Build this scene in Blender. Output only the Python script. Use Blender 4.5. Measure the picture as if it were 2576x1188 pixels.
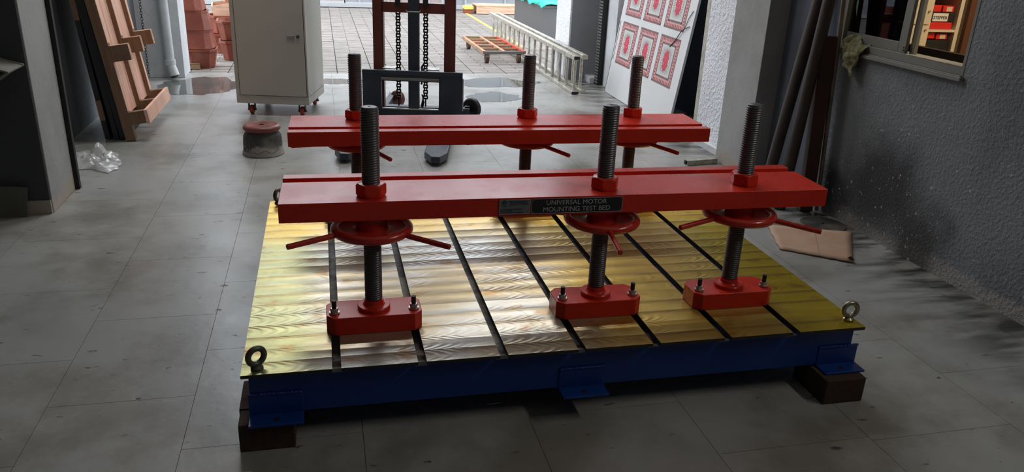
import bpy, bmesh, math, random
from mathutils import Matrix, Vector
random.seed(7)
PI = math.pi
for o in list(bpy.data.objects): bpy.data.objects.remove(o)
scn = bpy.context.scene
COL = scn.collection

# ------------------------------------------------------------------ camera, sky, light, exposure
cd = bpy.data.cameras.new('camera'); cam = bpy.data.objects.new('camera', cd); COL.objects.link(cam)
cd.sensor_fit = 'HORIZONTAL'; cd.sensor_width = 36.0; cd.lens = 1981.67 / 2576 * 36
cd.clip_start = 0.05; cd.clip_end = 200
R = Matrix(((0.97402, 0.04256, -0.22277), (-0.22276, 0.35855, -0.90654), (0.04137, 0.93253, 0.35867)))
ex = Vector((0.974, -0.223, 0.041)); fw = Vector((0.223, 0.906, -0.359)); fw.normalize()
ex = (ex - fw * ex.dot(fw)).normalized(); upv = ex.cross(fw)
R = Matrix((ex, upv, -fw)).transposed()
cam.matrix_world = Matrix.Translation((0.2517, -2.0531, 1.4542)) @ R.to_4x4()
scn.camera = cam

SKY = 5.0; CEIL_W = 36; WALL_W = 16
w = bpy.data.worlds.new('overcast_sky'); scn.world = w; w.use_nodes = True
nt = w.node_tree; nt.nodes.clear()
out = nt.nodes.new('ShaderNodeOutputWorld'); bg = nt.nodes.new('ShaderNodeBackground')
tc = nt.nodes.new('ShaderNodeTexCoord'); sp = nt.nodes.new('ShaderNodeSeparateXYZ'); cr = nt.nodes.new('ShaderNodeValToRGB')
nt.links.new(tc.outputs['Generated'], sp.inputs[0]); nt.links.new(sp.outputs['Z'], cr.inputs[0])
cr.color_ramp.elements[0].color = (0.80, 0.86, 0.95, 1); cr.color_ramp.elements[1].color = (0.95, 0.98, 1.0, 1)
nt.links.new(cr.outputs[0], bg.inputs[0]); bg.inputs[1].default_value = SKY
nt.links.new(bg.outputs[0], out.inputs[0])

def area(name, loc, rot, sx, sy, power, color, portal=False):
    l = bpy.data.lights.new(name, 'AREA'); l.shape = 'RECTANGLE'; l.size = sx; l.size_y = sy
    l.energy = power; l.color = color
    o = bpy.data.objects.new(name, l); o.location = loc; o.rotation_euler = rot; COL.objects.link(o)
    if portal: l.cycles.is_portal = True
    return o
area('sky_portal', (0.87, 6.6, 2.0), (PI / 2, 0, 0), 3.9, 4.0, 1, (1, 1, 1), True).rotation_euler = (-PI / 2, 0, 0)

scn.view_settings.view_transform = 'Standard'; scn.view_settings.look = 'None'
scn.view_settings.gamma = 1.0; scn.view_settings.use_curve_mapping = False
scn.view_settings.exposure = 0.0

# ------------------------------------------------------------------ materials
def nn(t, kind, **kw):
    n = t.nodes.new(kind)
    for k, v in kw.items(): setattr(n, k, v)
    return n
def mat(name, color, rough=0.5, metal=0.0, var=0.12, scale=6.0, bump=0.0, bscale=60.0, color2=None, mask=(0.45, 0.6),
        mscale=2.5, coat=0.0, world=False, rvar=0.1, stretch=None, spec=0.5, trans=0.0, rand=0.0, alpha=1.0):
    m = bpy.data.materials.new(name); m.use_nodes = True
    t = m.node_tree; b = t.nodes['Principled BSDF']; L = t.links.new
    tc = nn(t, 'ShaderNodeTexCoord'); co = tc.outputs['Object']
    if world: co = nn(t, 'ShaderNodeNewGeometry').outputs['Position']
    if stretch:
        mp = nn(t, 'ShaderNodeMapping'); mp.inputs['Scale'].default_value = stretch; L(co, mp.inputs[0]); co = mp.outputs[0]
    n1 = nn(t, 'ShaderNodeTexNoise'); n1.inputs['Scale'].default_value = scale; n1.inputs['Detail'].default_value = 6; L(co, n1.inputs['Vector'])
    hv = nn(t, 'ShaderNodeMapRange'); L(n1.outputs[0], hv.inputs[0]); hv.inputs[1].default_value = .25; hv.inputs[2].default_value = .75
    hv.inputs[3].default_value = 1 - var; hv.inputs[4].default_value = 1 + var
    base = nn(t, 'ShaderNodeRGB'); base.outputs[0].default_value = (*color, 1); cur = base.outputs[0]
    if color2:
        n2 = nn(t, 'ShaderNodeTexNoise'); n2.inputs['Scale'].default_value = mscale; n2.inputs['Detail'].default_value = 8
        n2.inputs['Roughness'].default_value = .65; L(co, n2.inputs['Vector'])
        mr = nn(t, 'ShaderNodeMapRange', interpolation_type='SMOOTHSTEP'); L(n2.outputs[0], mr.inputs[0])
        mr.inputs[1].default_value = mask[0]; mr.inputs[2].default_value = mask[1]
        mx = nn(t, 'ShaderNodeMix', data_type='RGBA'); L(mr.outputs[0], mx.inputs[0]); L(cur, mx.inputs[6]); mx.inputs[7].default_value = (*color2, 1)
        cur = mx.outputs[2]
    if rand:
        oi = nn(t, 'ShaderNodeObjectInfo'); rr = nn(t, 'ShaderNodeMapRange'); L(oi.outputs['Random'], rr.inputs[0])
        rr.inputs[3].default_value = 1 - rand; rr.inputs[4].default_value = 1 + rand
        mm = nn(t, 'ShaderNodeMath', operation='MULTIPLY'); L(hv.outputs[0], mm.inputs[0]); L(rr.outputs[0], mm.inputs[1]); hvo = mm.outputs[0]
    else: hvo = hv.outputs[0]
    ml = nn(t, 'ShaderNodeVectorMath', operation='SCALE'); L(cur, ml.inputs[0]); L(hvo, ml.inputs['Scale'])
    L(ml.outputs[0], b.inputs['Base Color'])
    rm = nn(t, 'ShaderNodeMapRange'); L(n1.outputs[0], rm.inputs[0]); rm.inputs[1].default_value = .3; rm.inputs[2].default_value = .7
    rm.inputs[3].default_value = max(0.02, rough - rvar); rm.inputs[4].default_value = min(1, rough + rvar); L(rm.outputs[0], b.inputs['Roughness'])
    b.inputs['Metallic'].default_value = metal; b.inputs['Specular IOR Level'].default_value = spec
    b.inputs['Coat Weight'].default_value = coat; b.inputs['Coat Roughness'].default_value = .12
    b.inputs['Transmission Weight'].default_value = trans; b.inputs['Alpha'].default_value = alpha
    if bump:
        n3 = nn(t, 'ShaderNodeTexNoise'); n3.inputs['Scale'].default_value = bscale; n3.inputs['Detail'].default_value = 4; L(co, n3.inputs['Vector'])
        bp = nn(t, 'ShaderNodeBump'); bp.inputs['Strength'].default_value = min(1, bump); bp.inputs['Distance'].default_value = .01 if bump < 1 else .01 * bump
        L(n3.outputs[0], bp.inputs['Height']); L(bp.outputs[0], b.inputs['Normal'])
    return m

RED = (0.60, 0.030, 0.014)
M = {}
M['red'] = mat('red_gloss_paint', RED, .28, var=.06, scale=9, bump=.010, bscale=12, spec=.35, rvar=.06)
M['reddark'] = mat('red_paint_handwheel', (0.50, .024, .013), .28, var=.08, coat=.4, rvar=.05)
M['blue'] = mat('blue_machine_paint', (0.005, .042, .24), .38, var=.12, scale=5, bump=.05, bscale=30, rvar=.08)
M['bluebright'] = mat('blue_bracket_paint', (0.004, .040, .22), .3, var=.1, bump=.06, bscale=40)
M['weld'] = mat('blue_weld_bead', (0.005, .05, .30), .2, bump=.9, bscale=120, coat=.5)
M['steel'] = mat('black_oxide_steel', (0.11, .115, .125), .40, .55, var=.15, scale=30)
M['zinc'] = mat('zinc_steel', (0.50, .49, .46), .35, .9, var=.2, scale=30)
M['eye'] = mat('yellow_zinc_eyebolt', (0.36, .34, .26), .32, .9, var=.25, scale=25, color2=(.25, .18, .06))
M['dark'] = mat('near_black', (0.010, .010, .011), .6)
M['slot'] = mat('slot_grime', (0.10, .095, .085), .6, var=.4, scale=14, color2=(.30, .29, .26), mscale=9)
M['putty'] = mat('grey_filler', (0.33, .34, .34), .7, var=.25, scale=60)
M['brownblock'] = mat('dark_hardwood_block', (0.050, .027, .019), .8, var=.3, scale=12, bump=.5, bscale=50, color2=(.085, .05, .034))
M['plateblack'] = mat('black_nameplate', (0.012, .014, .019), .4, var=.1)
M['platesilver'] = mat('silver_plate', (0.17, .19, .20), .45, .3, var=.1, scale=20)
M['etch'] = mat('etched_letter_grey', (0.50, .51, .52), .5, .2, var=.05)
M['ink'] = mat('dark_ink', (0.020, .024, .030), .6, var=.1)
M['cabinet'] = mat('pebble_grey_enamel', (0.40, .40, .36), .45, var=.04, scale=3, bump=.03, bscale=200)
M['castor'] = mat('orange_castor_rubber', (0.38, .055, .025), .5, var=.15)
M['stackerblue'] = mat('stacker_navy_paint', (0.030, .042, .060), .42, var=.15, scale=8, color2=(.045, .055, .07))
M['stackerred'] = mat('stacker_rust_red_paint', (0.13, .030, .022), .45, var=.15)
M['chain'] = mat('oiled_chain', (0.020, .020, .020), .4, .5)
M['alu'] = mat('worn_aluminium', (0.52, .50, .44), .42, .55, var=.2, scale=18, color2=(.36, .34, .28), mscale=14)
M['terra'] = mat('terracotta_plastic', (0.21, .046, .024), .55, var=.18, scale=7, color2=(.27, .09, .052), mscale=5, mask=(.5, .68), world=True)
M['ply'] = mat('pink_plywood', (0.62, .40, .28), .6, var=.12, scale=5, stretch=(1, 1, 6), color2=(.5, .30, .2), mscale=4)
M['pine'] = mat('shaded_pine_wood', (0.25, .15, .09), .6, var=.2, scale=5, stretch=(8, 8, .8), color2=(.22, .115, .06), mscale=3, bump=.15, bscale=40)  # darkened for the shaded sides of the pallet
M['pineface'] = mat('lit_pinkish_board', (0.90, .56, .43), .55, var=.12, scale=4, stretch=(8, 8, .8), color2=(.78, .45, .33), mscale=3, bump=.1, bscale=40)  # brightened for the lit faces of the pallet
M['darkboard'] = mat('dark_film_plywood', (0.022, .023, .025), .55, var=.3, scale=6, stretch=(4, 4, 1))
M['card'] = mat('cardboard', (0.50, .33, .23), .75, var=.08, scale=7, color2=(.45, .28, .19), mscale=3)
M['rubberdisc'] = mat('worn_black_disc', (0.050, .046, .044), .5, var=.3, scale=14, color2=(.09, .078, .07), mscale=5)
M['polythene'] = mat('clear_polythene', (0.85, .87, .88), .18, var=.1, spec=.8, trans=.35, alpha=.85)
M['rag'] = mat('olive_rag', (0.33, .34, .20), .9, var=.3, scale=20, bump=.3, bscale=200, color2=(.20, .19, .09), mscale=12)
M['frame'] = mat('grey_window_frame', (0.21, .21, .185), .5, var=.1)
M['cream'] = mat('cream_laminate', (0.62, .54, .40), .5, var=.05)
M['brown'] = mat('red_brown_laminate', (0.09, .030, .014), .5, var=.1)
M['darkbrown'] = mat('dark_brown_desk', (0.018, .008, .006), .6, var=.2)
M['toolred'] = mat('red_tool_case', (0.62, .022, .014), .4, var=.05)
M['toolblack'] = mat('black_tool_case', (0.012, .012, .012), .5)
M['label'] = mat('paper_label', (0.62, .48, .32), .7, var=.08)
M['white'] = mat('white_print', (0.72, .70, .64), .6, var=.05)
M['board'] = mat('white_board_panel', (0.74, .75, .76), .35, var=.05, scale=2, rvar=.08)
M['pinkprint'] = mat('pink_border_print', (0.62, .36, .36), .5, var=.1, scale=30)
M['pinkdash'] = mat('crimson_dash_print', (0.40, .035, .05), .5)
M['brownprint'] = mat('brown_border_print', (0.21, .125, .12), .5, var=.1)
M['creamprint'] = mat('pale_card_print', (0.68, .68, .67), .5, var=.05)
M['rayprint'] = mat('grey_ray_print', (0.20, .195, .18), .5)
M['rose'] = mat('red_rose_print', (0.64, .045, .085), .5, var=.3, scale=30)
M['tarp'] = mat('green_tarpaulin', (0.02, .42, .33), .45, var=.35, scale=9, bump=.4, bscale=14)
M['outgrey'] = mat('grey_steel_cladding', (0.12, .12, .125), .5, .2, var=.12, scale=2)
M['yellow'] = mat('yellow_paint', (0.70, .55, .12), .7, var=.15, world=True)
M['pot'] = mat('fired_clay_black', (0.07, .068, .07), .65, var=.35, scale=8, bump=.35, bscale=30, color2=(.17, .165, .15), mask=(.5, .62), mscale=3)
def pot_mat():
    m = M['pot']; t = m.node_tree; L = t.links.new; b = t.nodes['Principled BSDF']; co = nn(t, 'ShaderNodeTexCoord').outputs['Object']
    sep = nn(t, 'ShaderNodeSeparateXYZ'); L(co, sep.inputs[0]); n = nn(t, 'ShaderNodeTexNoise'); n.inputs['Scale'].default_value = 14; n.inputs['Detail'].default_value = 6; L(co, n.inputs['Vector'])
    ad = nn(t, 'ShaderNodeMath', operation='MULTIPLY_ADD'); L(n.outputs[0], ad.inputs[0]); ad.inputs[1].default_value = .12; L(sep.outputs['Z'], ad.inputs[2])
    mr = nn(t, 'ShaderNodeMapRange'); L(ad.outputs[0], mr.inputs[0]); mr.inputs[1].default_value = .118; mr.inputs[2].default_value = .135
    mx = nn(t, 'ShaderNodeMix', data_type='RGBA'); L(mr.outputs[0], mx.inputs[0]); mx.inputs[6].default_value = (.36, .35, .32, 1); L(b.inputs['Base Color'].links[0].from_socket, mx.inputs[7]); L(mx.outputs[2], b.inputs['Base Color'])
pot_mat()
M['pottop'] = mat('worn_red_clay', (0.19, .045, .038), .42, var=.25, scale=9, color2=(.30, .12, .10), mscale=5)
M['rustpipe'] = mat('rusty_pipe', (0.060, .048, .044), .6, .2, var=.3, scale=10)
M['rustred'] = mat('rust_red_tube', (0.060, .026, .020), .65, .1, var=.35, scale=8)
M['rod'] = mat('scuffed_conduit', (0.26, .21, .17), .5, .3, var=.35, scale=10)
M['pvc'] = mat('painted_grey_pipe', (0.52, .55, .57), .45, var=.1, scale=10)
M['glass'] = None
M['tallwhite'] = mat('white_facade', (0.32, .33, .34), .7, var=.04)
M['bluewall'] = mat('facade_panel', (0.22, .235, .26), .7, var=.05)
M['pinkpane'] = mat('facade_blind', (0.26, .21, .20), .6, var=.08)
M['sack'] = mat('white_sack', (0.72, .73, .74), .7, var=.15, bump=.5, bscale=20)
M['green'] = mat('lime_plastic', (0.12, .62, .03), .4)
M['pink'] = mat('pink_plastic', (0.75, .22, .25), .4)

def glassmat():
    m = bpy.data.materials.new('window_glass'); m.use_nodes = True; t = m.node_tree; t.nodes.clear()
    o = t.nodes.new('ShaderNodeOutputMaterial'); mx = t.nodes.new('ShaderNodeMixShader'); tr = t.nodes.new('ShaderNodeBsdfTransparent')
    gl = t.nodes.new('ShaderNodeBsdfGlossy'); fr = t.nodes.new('ShaderNodeFresnel'); fr.inputs[0].default_value = 1.6
    tr.inputs[0].default_value = (.80, .82, .82, 1); gl.inputs['Roughness'].default_value = .02
    t.links.new(fr.outputs[0], mx.inputs[0]); t.links.new(tr.outputs[0], mx.inputs[1]); t.links.new(gl.outputs[0], mx.inputs[2]); t.links.new(mx.outputs[0], o.inputs[0])
    return m
M['glass'] = glassmat()

def floor_mat():
    m = mat('kota_stone_floor', (0.36, .368, .362), .32, var=.10, scale=1.3, world=True, color2=(.235, .225, .20), mask=(.42, .66), mscale=1.7, rvar=.12, rand=.025)
    t = m.node_tree; L = t.links.new; b = t.nodes['Principled BSDF']
    pos = nn(t, 'ShaderNodeNewGeometry').outputs['Position']
    sep = nn(t, 'ShaderNodeSeparateXYZ'); L(pos, sep.inputs[0])
    # grime specks and chipped spots
    sc = nn(t, 'ShaderNodeMapping'); sc.inputs['Scale'].default_value = (7, 16, 7); L(pos, sc.inputs[0])
    n = nn(t, 'ShaderNodeTexNoise'); n.inputs['Scale'].default_value = 1.6; n.inputs['Detail'].default_value = 5; L(sc.outputs[0], n.inputs['Vector'])
    mr = nn(t, 'ShaderNodeMapRange'); L(n.outputs[0], mr.inputs[0]); mr.inputs[1].default_value = .67; mr.inputs[2].default_value = .73
    src = b.inputs['Base Color'].links[0].from_socket
    mx = nn(t, 'ShaderNodeMix', data_type='RGBA'); L(mr.outputs[0], mx.inputs[0]); L(src, mx.inputs[6]); mx.inputs[7].default_value = (.075, .072, .065, 1)
    # black dust swept along the right wall
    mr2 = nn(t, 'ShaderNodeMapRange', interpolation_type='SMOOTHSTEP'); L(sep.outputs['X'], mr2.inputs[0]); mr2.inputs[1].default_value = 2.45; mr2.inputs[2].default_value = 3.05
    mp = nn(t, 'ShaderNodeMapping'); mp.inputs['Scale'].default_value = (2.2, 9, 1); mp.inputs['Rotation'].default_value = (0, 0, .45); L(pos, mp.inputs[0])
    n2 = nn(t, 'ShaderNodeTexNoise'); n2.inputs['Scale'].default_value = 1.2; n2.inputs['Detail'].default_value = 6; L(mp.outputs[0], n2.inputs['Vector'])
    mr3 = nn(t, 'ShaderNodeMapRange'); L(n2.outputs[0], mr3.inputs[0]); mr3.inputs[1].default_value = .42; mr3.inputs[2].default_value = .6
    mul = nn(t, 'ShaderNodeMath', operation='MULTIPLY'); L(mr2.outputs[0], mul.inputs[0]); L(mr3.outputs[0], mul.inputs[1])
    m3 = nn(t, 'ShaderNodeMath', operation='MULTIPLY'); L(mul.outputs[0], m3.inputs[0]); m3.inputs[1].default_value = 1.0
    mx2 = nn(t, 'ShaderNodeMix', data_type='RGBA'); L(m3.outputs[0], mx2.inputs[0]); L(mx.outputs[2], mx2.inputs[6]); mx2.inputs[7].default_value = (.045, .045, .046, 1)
    L(mx2.outputs[2], b.inputs['Base Color'])
    # scuffed fine relief
    nb = nn(t, 'ShaderNodeTexNoise'); nb.inputs['Scale'].default_value = 22; nb.inputs['Detail'].default_value = 6; L(pos, nb.inputs['Vector'])
    bp = nn(t, 'ShaderNodeBump'); bp.inputs['Strength'].default_value = .12; bp.inputs['Distance'].default_value = .006; L(nb.outputs[0], bp.inputs['Height'])
    bp2 = nn(t, 'ShaderNodeBump'); bp2.inputs['Strength'].default_value = .5; bp2.inputs['Distance'].default_value = -.003; L(mr.outputs[0], bp2.inputs['Height']); L(bp.outputs[0], bp2.inputs['Normal'])
    L(bp2.outputs[0], b.inputs['Normal'])
    return m
M['floor'] = floor_mat()
M['joint'] = mat('floor_joint_dirt', (0.16, .155, .145), .8, world=True)
M['wet'] = mat('wet_floor_film', (0.115, .120, .112), .05, var=.2, scale=2, world=True, rvar=.03, spec=.6)
M['paver'] = mat('concrete_paver', (0.20, .183, .17), .7, var=.12, scale=3, world=True, rand=.10, color2=(.165, .152, .143), mscale=5)
M['paverjoint'] = mat('paver_joint_sand', (0.10, .092, .084), .9, world=True)
def plaster(name, c, c2, bump, bs, soot=None, band=None, fleck=False):
    m = mat(name, c, .8, var=.14, scale=2.5, world=True, color2=c2, mscale=1.6, mask=(.4, .7), spec=.3)
    t = m.node_tree; L = t.links.new; b = t.nodes['Principled BSDF']
    pos = nn(t, 'ShaderNodeNewGeometry').outputs['Position']
    v = nn(t, 'ShaderNodeTexNoise'); v.inputs['Scale'].default_value = bs; v.inputs['Detail'].default_value = 3; v.inputs['Roughness'].default_value = .6; L(pos, v.inputs['Vector'])
    mr = nn(t, 'ShaderNodeMapRange'); L(v.outputs[0], mr.inputs[0]); mr.inputs[1].default_value = .4; mr.inputs[2].default_value = .75
    bp = nn(t, 'ShaderNodeBump'); bp.inputs['Strength'].default_value = 1; bp.inputs['Distance'].default_value = bump; L(mr.outputs[0], bp.inputs['Height']); L(bp.outputs[0], b.inputs['Normal'])
    cur = b.inputs['Base Color'].links[0].from_socket
    if band:   # bare cement strip along the foot of the wall, edge broken by noise
        sep = nn(t, 'ShaderNodeSeparateXYZ'); L(pos, sep.inputs[0])
        nb = nn(t, 'ShaderNodeTexNoise'); nb.inputs['Scale'].default_value = 5; nb.inputs['Detail'].default_value = 8; nb.inputs['Roughness'].default_value = .7; L(pos, nb.inputs['Vector'])
        ad = nn(t, 'ShaderNodeMath', operation='MULTIPLY_ADD'); L(nb.outputs[0], ad.inputs[0]); ad.inputs[1].default_value = -.22; L(sep.outputs['Z'], ad.inputs[2])
        m2 = nn(t, 'ShaderNodeMapRange'); L(ad.outputs[0], m2.inputs[0]); m2.inputs[1].default_value = -.045; m2.inputs[2].default_value = -.015; m2.inputs[3].default_value = 1; m2.inputs[4].default_value = 0
        mx = nn(t, 'ShaderNodeMix', data_type='RGBA'); L(m2.outputs[0], mx.inputs[0]); L(cur, mx.inputs[6]); mx.inputs[7].default_value = (*band, 1); cur = mx.outputs[2]
    for (p, r, col) in (soot or []):   # burnt / sooty stains with a place of their own
        d = nn(t, 'ShaderNodeVectorMath', operation='DISTANCE'); nz = nn(t, 'ShaderNodeTexNoise'); nz.inputs['Scale'].default_value = 4; nz.inputs['Detail'].default_value = 6; L(pos, nz.inputs['Vector'])
        sc = nn(t, 'ShaderNodeVectorMath', operation='MULTIPLY_ADD'); L(nz.outputs['Color'], sc.inputs[0]); sc.inputs[1].default_value = (.3, .3, .3); L(pos, sc.inputs[2])
        d.inputs[1].default_value = (p[0] + .15, p[1] + .15, p[2] + .15); L(sc.outputs[0], d.inputs[0])
        m4 = nn(t, 'ShaderNodeMapRange', interpolation_type='SMOOTHSTEP'); L(d.outputs['Value'], m4.inputs[0]); m4.inputs[1].default_value = r; m4.inputs[2].default_value = r * .25; m4.inputs[3].default_value = 0; m4.inputs[4].default_value = .85
        m4.inputs[1].default_value = r * .25; m4.inputs[2].default_value = r; m4.inputs[3].default_value = .85; m4.inputs[4].default_value = 0
        mx = nn(t, 'ShaderNodeMix', data_type='RGBA'); L(m4.outputs[0], mx.inputs[0]); L(cur, mx.inputs[6]); mx.inputs[7].default_value = (*col, 1); cur = mx.outputs[2]
    if fleck:   # chips where the paint has come off
        nf = nn(t, 'ShaderNodeTexNoise'); nf.inputs['Scale'].default_value = 48; nf.inputs['Detail'].default_value = 3; L(pos, nf.inputs['Vector'])
        sz = nn(t, 'ShaderNodeSeparateXYZ'); L(pos, sz.inputs[0]); th = nn(t, 'ShaderNodeMath', operation='MULTIPLY_ADD'); L(sz.outputs['Z'], th.inputs[0]); th.inputs[1].default_value = -.06; L(nf.outputs[0], th.inputs[2])
        mf = nn(t, 'ShaderNodeMapRange'); L(th.outputs[0], mf.inputs[0]); mf.inputs[1].default_value = .655; mf.inputs[2].default_value = .69
        mx = nn(t, 'ShaderNodeMix', data_type='RGBA'); L(mf.outputs[0], mx.inputs[0]); L(cur, mx.inputs[6]); mx.inputs[7].default_value = (.46, .46, .44, 1); cur = mx.outputs[2]
    L(cur, b.inputs['Base Color'])
    return m
M['wallR'] = plaster('rough_slate_blue_plaster', (.24, .265, .285), (.17, .19, .20), .003, 60,
                     soot=[((3.07, 1.36, .30), .42, (.030, .030, .033)), ((3.07, 1.02, .12), .3, (.05, .048, .045)), ((3.07, 1.72, .14), .26, (.03, .03, .032))], fleck=True, band=(.36, .35, .33))
M['wallL'] = plaster('left_grey_plaster', (.20, .215, .23), (.14, .15, .16), .002, 30)
M['pier'] = plaster('smooth_grey_pier_plaster', (.37, .38, .375), (.30, .30, .295), .0008, 20, band=(.40, .36, .31))
M['roughwhite'] = plaster('white_stipple_plaster', (.84, .86, .92), (.78, .80, .86), .0065, 34)
M['navy'] = plaster('shaded_navy_wall', (.115, .135, .17), (.09, .105, .13), .001, 30)  # navy with the shade of the recess and pier corner put in
M['greyface'] = plaster('grey_painted_wall', (.25, .265, .29), (.22, .23, .25), .0008, 20)
M['whitewall'] = plaster('whitewashed_wall', (.60, .62, .65), (.5, .52, .54), .002, 20)
M['ceil'] = mat('ceiling_plaster', (.75, .75, .73), .9, world=True)
M['cheek'] = mat('shaded_pier_tone', (.060, .066, .074), .6, var=.2, world=True)  # shade on the pier's near face is put into this colour

def bed_mat():
    m = bpy.data.materials.new('milled_oiled_iron'); m.use_nodes = True; t = m.node_tree; L = t.links.new; b = t.nodes['Principled BSDF']
    pos = nn(t, 'ShaderNodeNewGeometry').outputs['Position']; sep = nn(t, 'ShaderNodeSeparateXYZ'); L(pos, sep.inputs[0])
    def noise(scale, st, detail=5, rough=.55):
        mp = nn(t, 'ShaderNodeMapping'); mp.inputs['Scale'].default_value = st; L(pos, mp.inputs[0])
        n = nn(t, 'ShaderNodeTexNoise'); n.inputs['Scale'].default_value = scale; n.inputs['Detail'].default_value = detail; n.inputs['Roughness'].default_value = rough
        L(mp.outputs[0], n.inputs['Vector']); return n.outputs[0]
    def ramp(s, a, c, lo=0, hi=1):
        r = nn(t, 'ShaderNodeMapRange', interpolation_type='SMOOTHSTEP'); L(s, r.inputs[0]); r.inputs[1].default_value = a; r.inputs[2].default_value = c; r.inputs[3].default_value = lo; r.inputs[4].default_value = hi; return r.outputs[0]
    def mix(f, a, bcol):
        x = nn(t, 'ShaderNodeMix', data_type='RGBA'); L(f, x.inputs[0]); (L(a, x.inputs[6]) if not isinstance(a, tuple) else setattr(x.inputs[6], 'default_value', (*a, 1))); x.inputs[7].default_value = (*bcol, 1); return x.outputs[2]
    def math_(op, a, bb):
        x = nn(t, 'ShaderNodeMath', operation=op)
        for i, s in enumerate((a, bb)):
            if isinstance(s, (int, float)): x.inputs[i].default_value = s
            else: L(s, x.inputs[i])
        return x.outputs[0]
    ny = math_('ADD', sep.outputs['Y'], math_('MULTIPLY', noise(1.3, (1, 1, 1), 2), .018))
    fr = math_('FRACT', math_('MULTIPLY', ny, 1 / .078), 0)
    row = math_('FLOOR', math_('MULTIPLY', ny, 1 / .078), 0)
    wn = nn(t, 'ShaderNodeTexWhiteNoise', noise_dimensions='1D'); L(row, wn.inputs['W'])
    X = sep.outputs['X']
    col = mix(ramp(noise(2.2, (1, 3, 1)), .40, .62), (.57, .565, .53), (.48, .41, .27))
    edge = math_('ADD', ramp(X, .40, .0), math_('MULTIPLY', noise(3, (1, 2, 1)), .5))     # preservative oil tint, stronger towards the left and right edges
    col = mix(ramp(edge, .5, 1.15, 0, .9), col, (.36, .37, .16))
    edger = math_('ADD', ramp(X, .75, 1.4), math_('MULTIPLY', noise(2.6, (1, 2.5, 1)), .7))
    col = mix(ramp(edger, .5, 1.15, 0, .95), col, (.52, .36, .06))
    col = mix(ramp(math_('ADD', X, math_('MULTIPLY', noise(3, (1, 2, 1)), .12)), 1.76, 1.90, 0, .85), col, (.58, .45, .03))
    far = math_('ADD', ramp(sep.outputs['Y'], .75, 1.25), math_('MULTIPLY', noise(3.1, (2, 1.5, 1)), .7))
    col = mix(ramp(far, .75, 1.35, 0, .75), col, (.62, .38, .02))
    col = mix(ramp(noise(3.4, (2.2, 3, 1), 6), .57, .72, 0, .8), col, (.34, .17, .03))
    oil_shade = math_('MULTIPLY', ramp(fr, .62, .95), ramp(math_('ADD', wn.outputs[0], math_('MULTIPLY', noise(5, (1, .6, 1), 4), .8)), .55, 1.1))   # oil line plus cusp shading put into the colour of each milling pass
    col = mix(ramp(oil_shade, 0, 1, 0, .62), col, (.26, .17, .05))
    col = mix(ramp(noise(26, (1, 2.6, 1), 6, .7), .62, .70, 0, .45), col, (.20, .18, .15))
    col = mix(ramp(noise(60, (.25, 2.2, 1), 4, .6), .60, .72, 0, .2), col, (.75, .73, .66))
    L(col, b.inputs['Base Color'])
    b.inputs['Metallic'].default_value = .68
    # milling passes: 78 mm wide saw-tooth bands across the bed with cutter arcs
    saw = math_('POWER', fr, 1.6)
    arc = math_('ADD', math_('MULTIPLY', sep.outputs['X'], 55.0), math_('ADD', math_('MULTIPLY', math_('MULTIPLY', math_('SUBTRACT', fr, .5), math_('SUBTRACT', fr, .5)), 14.0), math_('MULTIPLY', row, 2.3)))
    ring = math_('MULTIPLY', math_('SINE', math_('MULTIPLY', arc, 3.0), 0), ramp(noise(4, (1, 1, 1), 3), .45, .65))
    b1 = nn(t, 'ShaderNodeBump'); b1.inputs['Strength'].default_value = 1; b1.inputs['Distance'].default_value = .0105; L(saw, b1.inputs['Height'])
    b2 = nn(t, 'ShaderNodeBump'); b2.inputs['Strength'].default_value = 1; b2.inputs['Distance'].default_value = .00035; L(ring, b2.inputs['Height']); L(b1.outputs[0], b2.inputs['Normal'])
    b3 = nn(t, 'ShaderNodeBump'); b3.inputs['Strength'].default_value = 1; b3.inputs['Distance'].default_value = .0013; L(noise(14, (1, 2.2, 1), 7, .62), b3.inputs['Height']); L(b2.outputs[0], b3.inputs['Normal'])
    L(b3.outputs[0], b.inputs['Normal'])
    rg = math_('ADD', .215, math_('MULTIPLY', noise(9, (1, 3, 1), 6), .22)); L(rg, b.inputs['Roughness'])
    b.inputs['Coat Weight'].default_value = .1; b.inputs['Coat Roughness'].default_value = .3
    return m
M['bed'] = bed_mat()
M['bededge'] = mat('dark_plate_edge', (.035, .036, .034), .5, .3)

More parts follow.
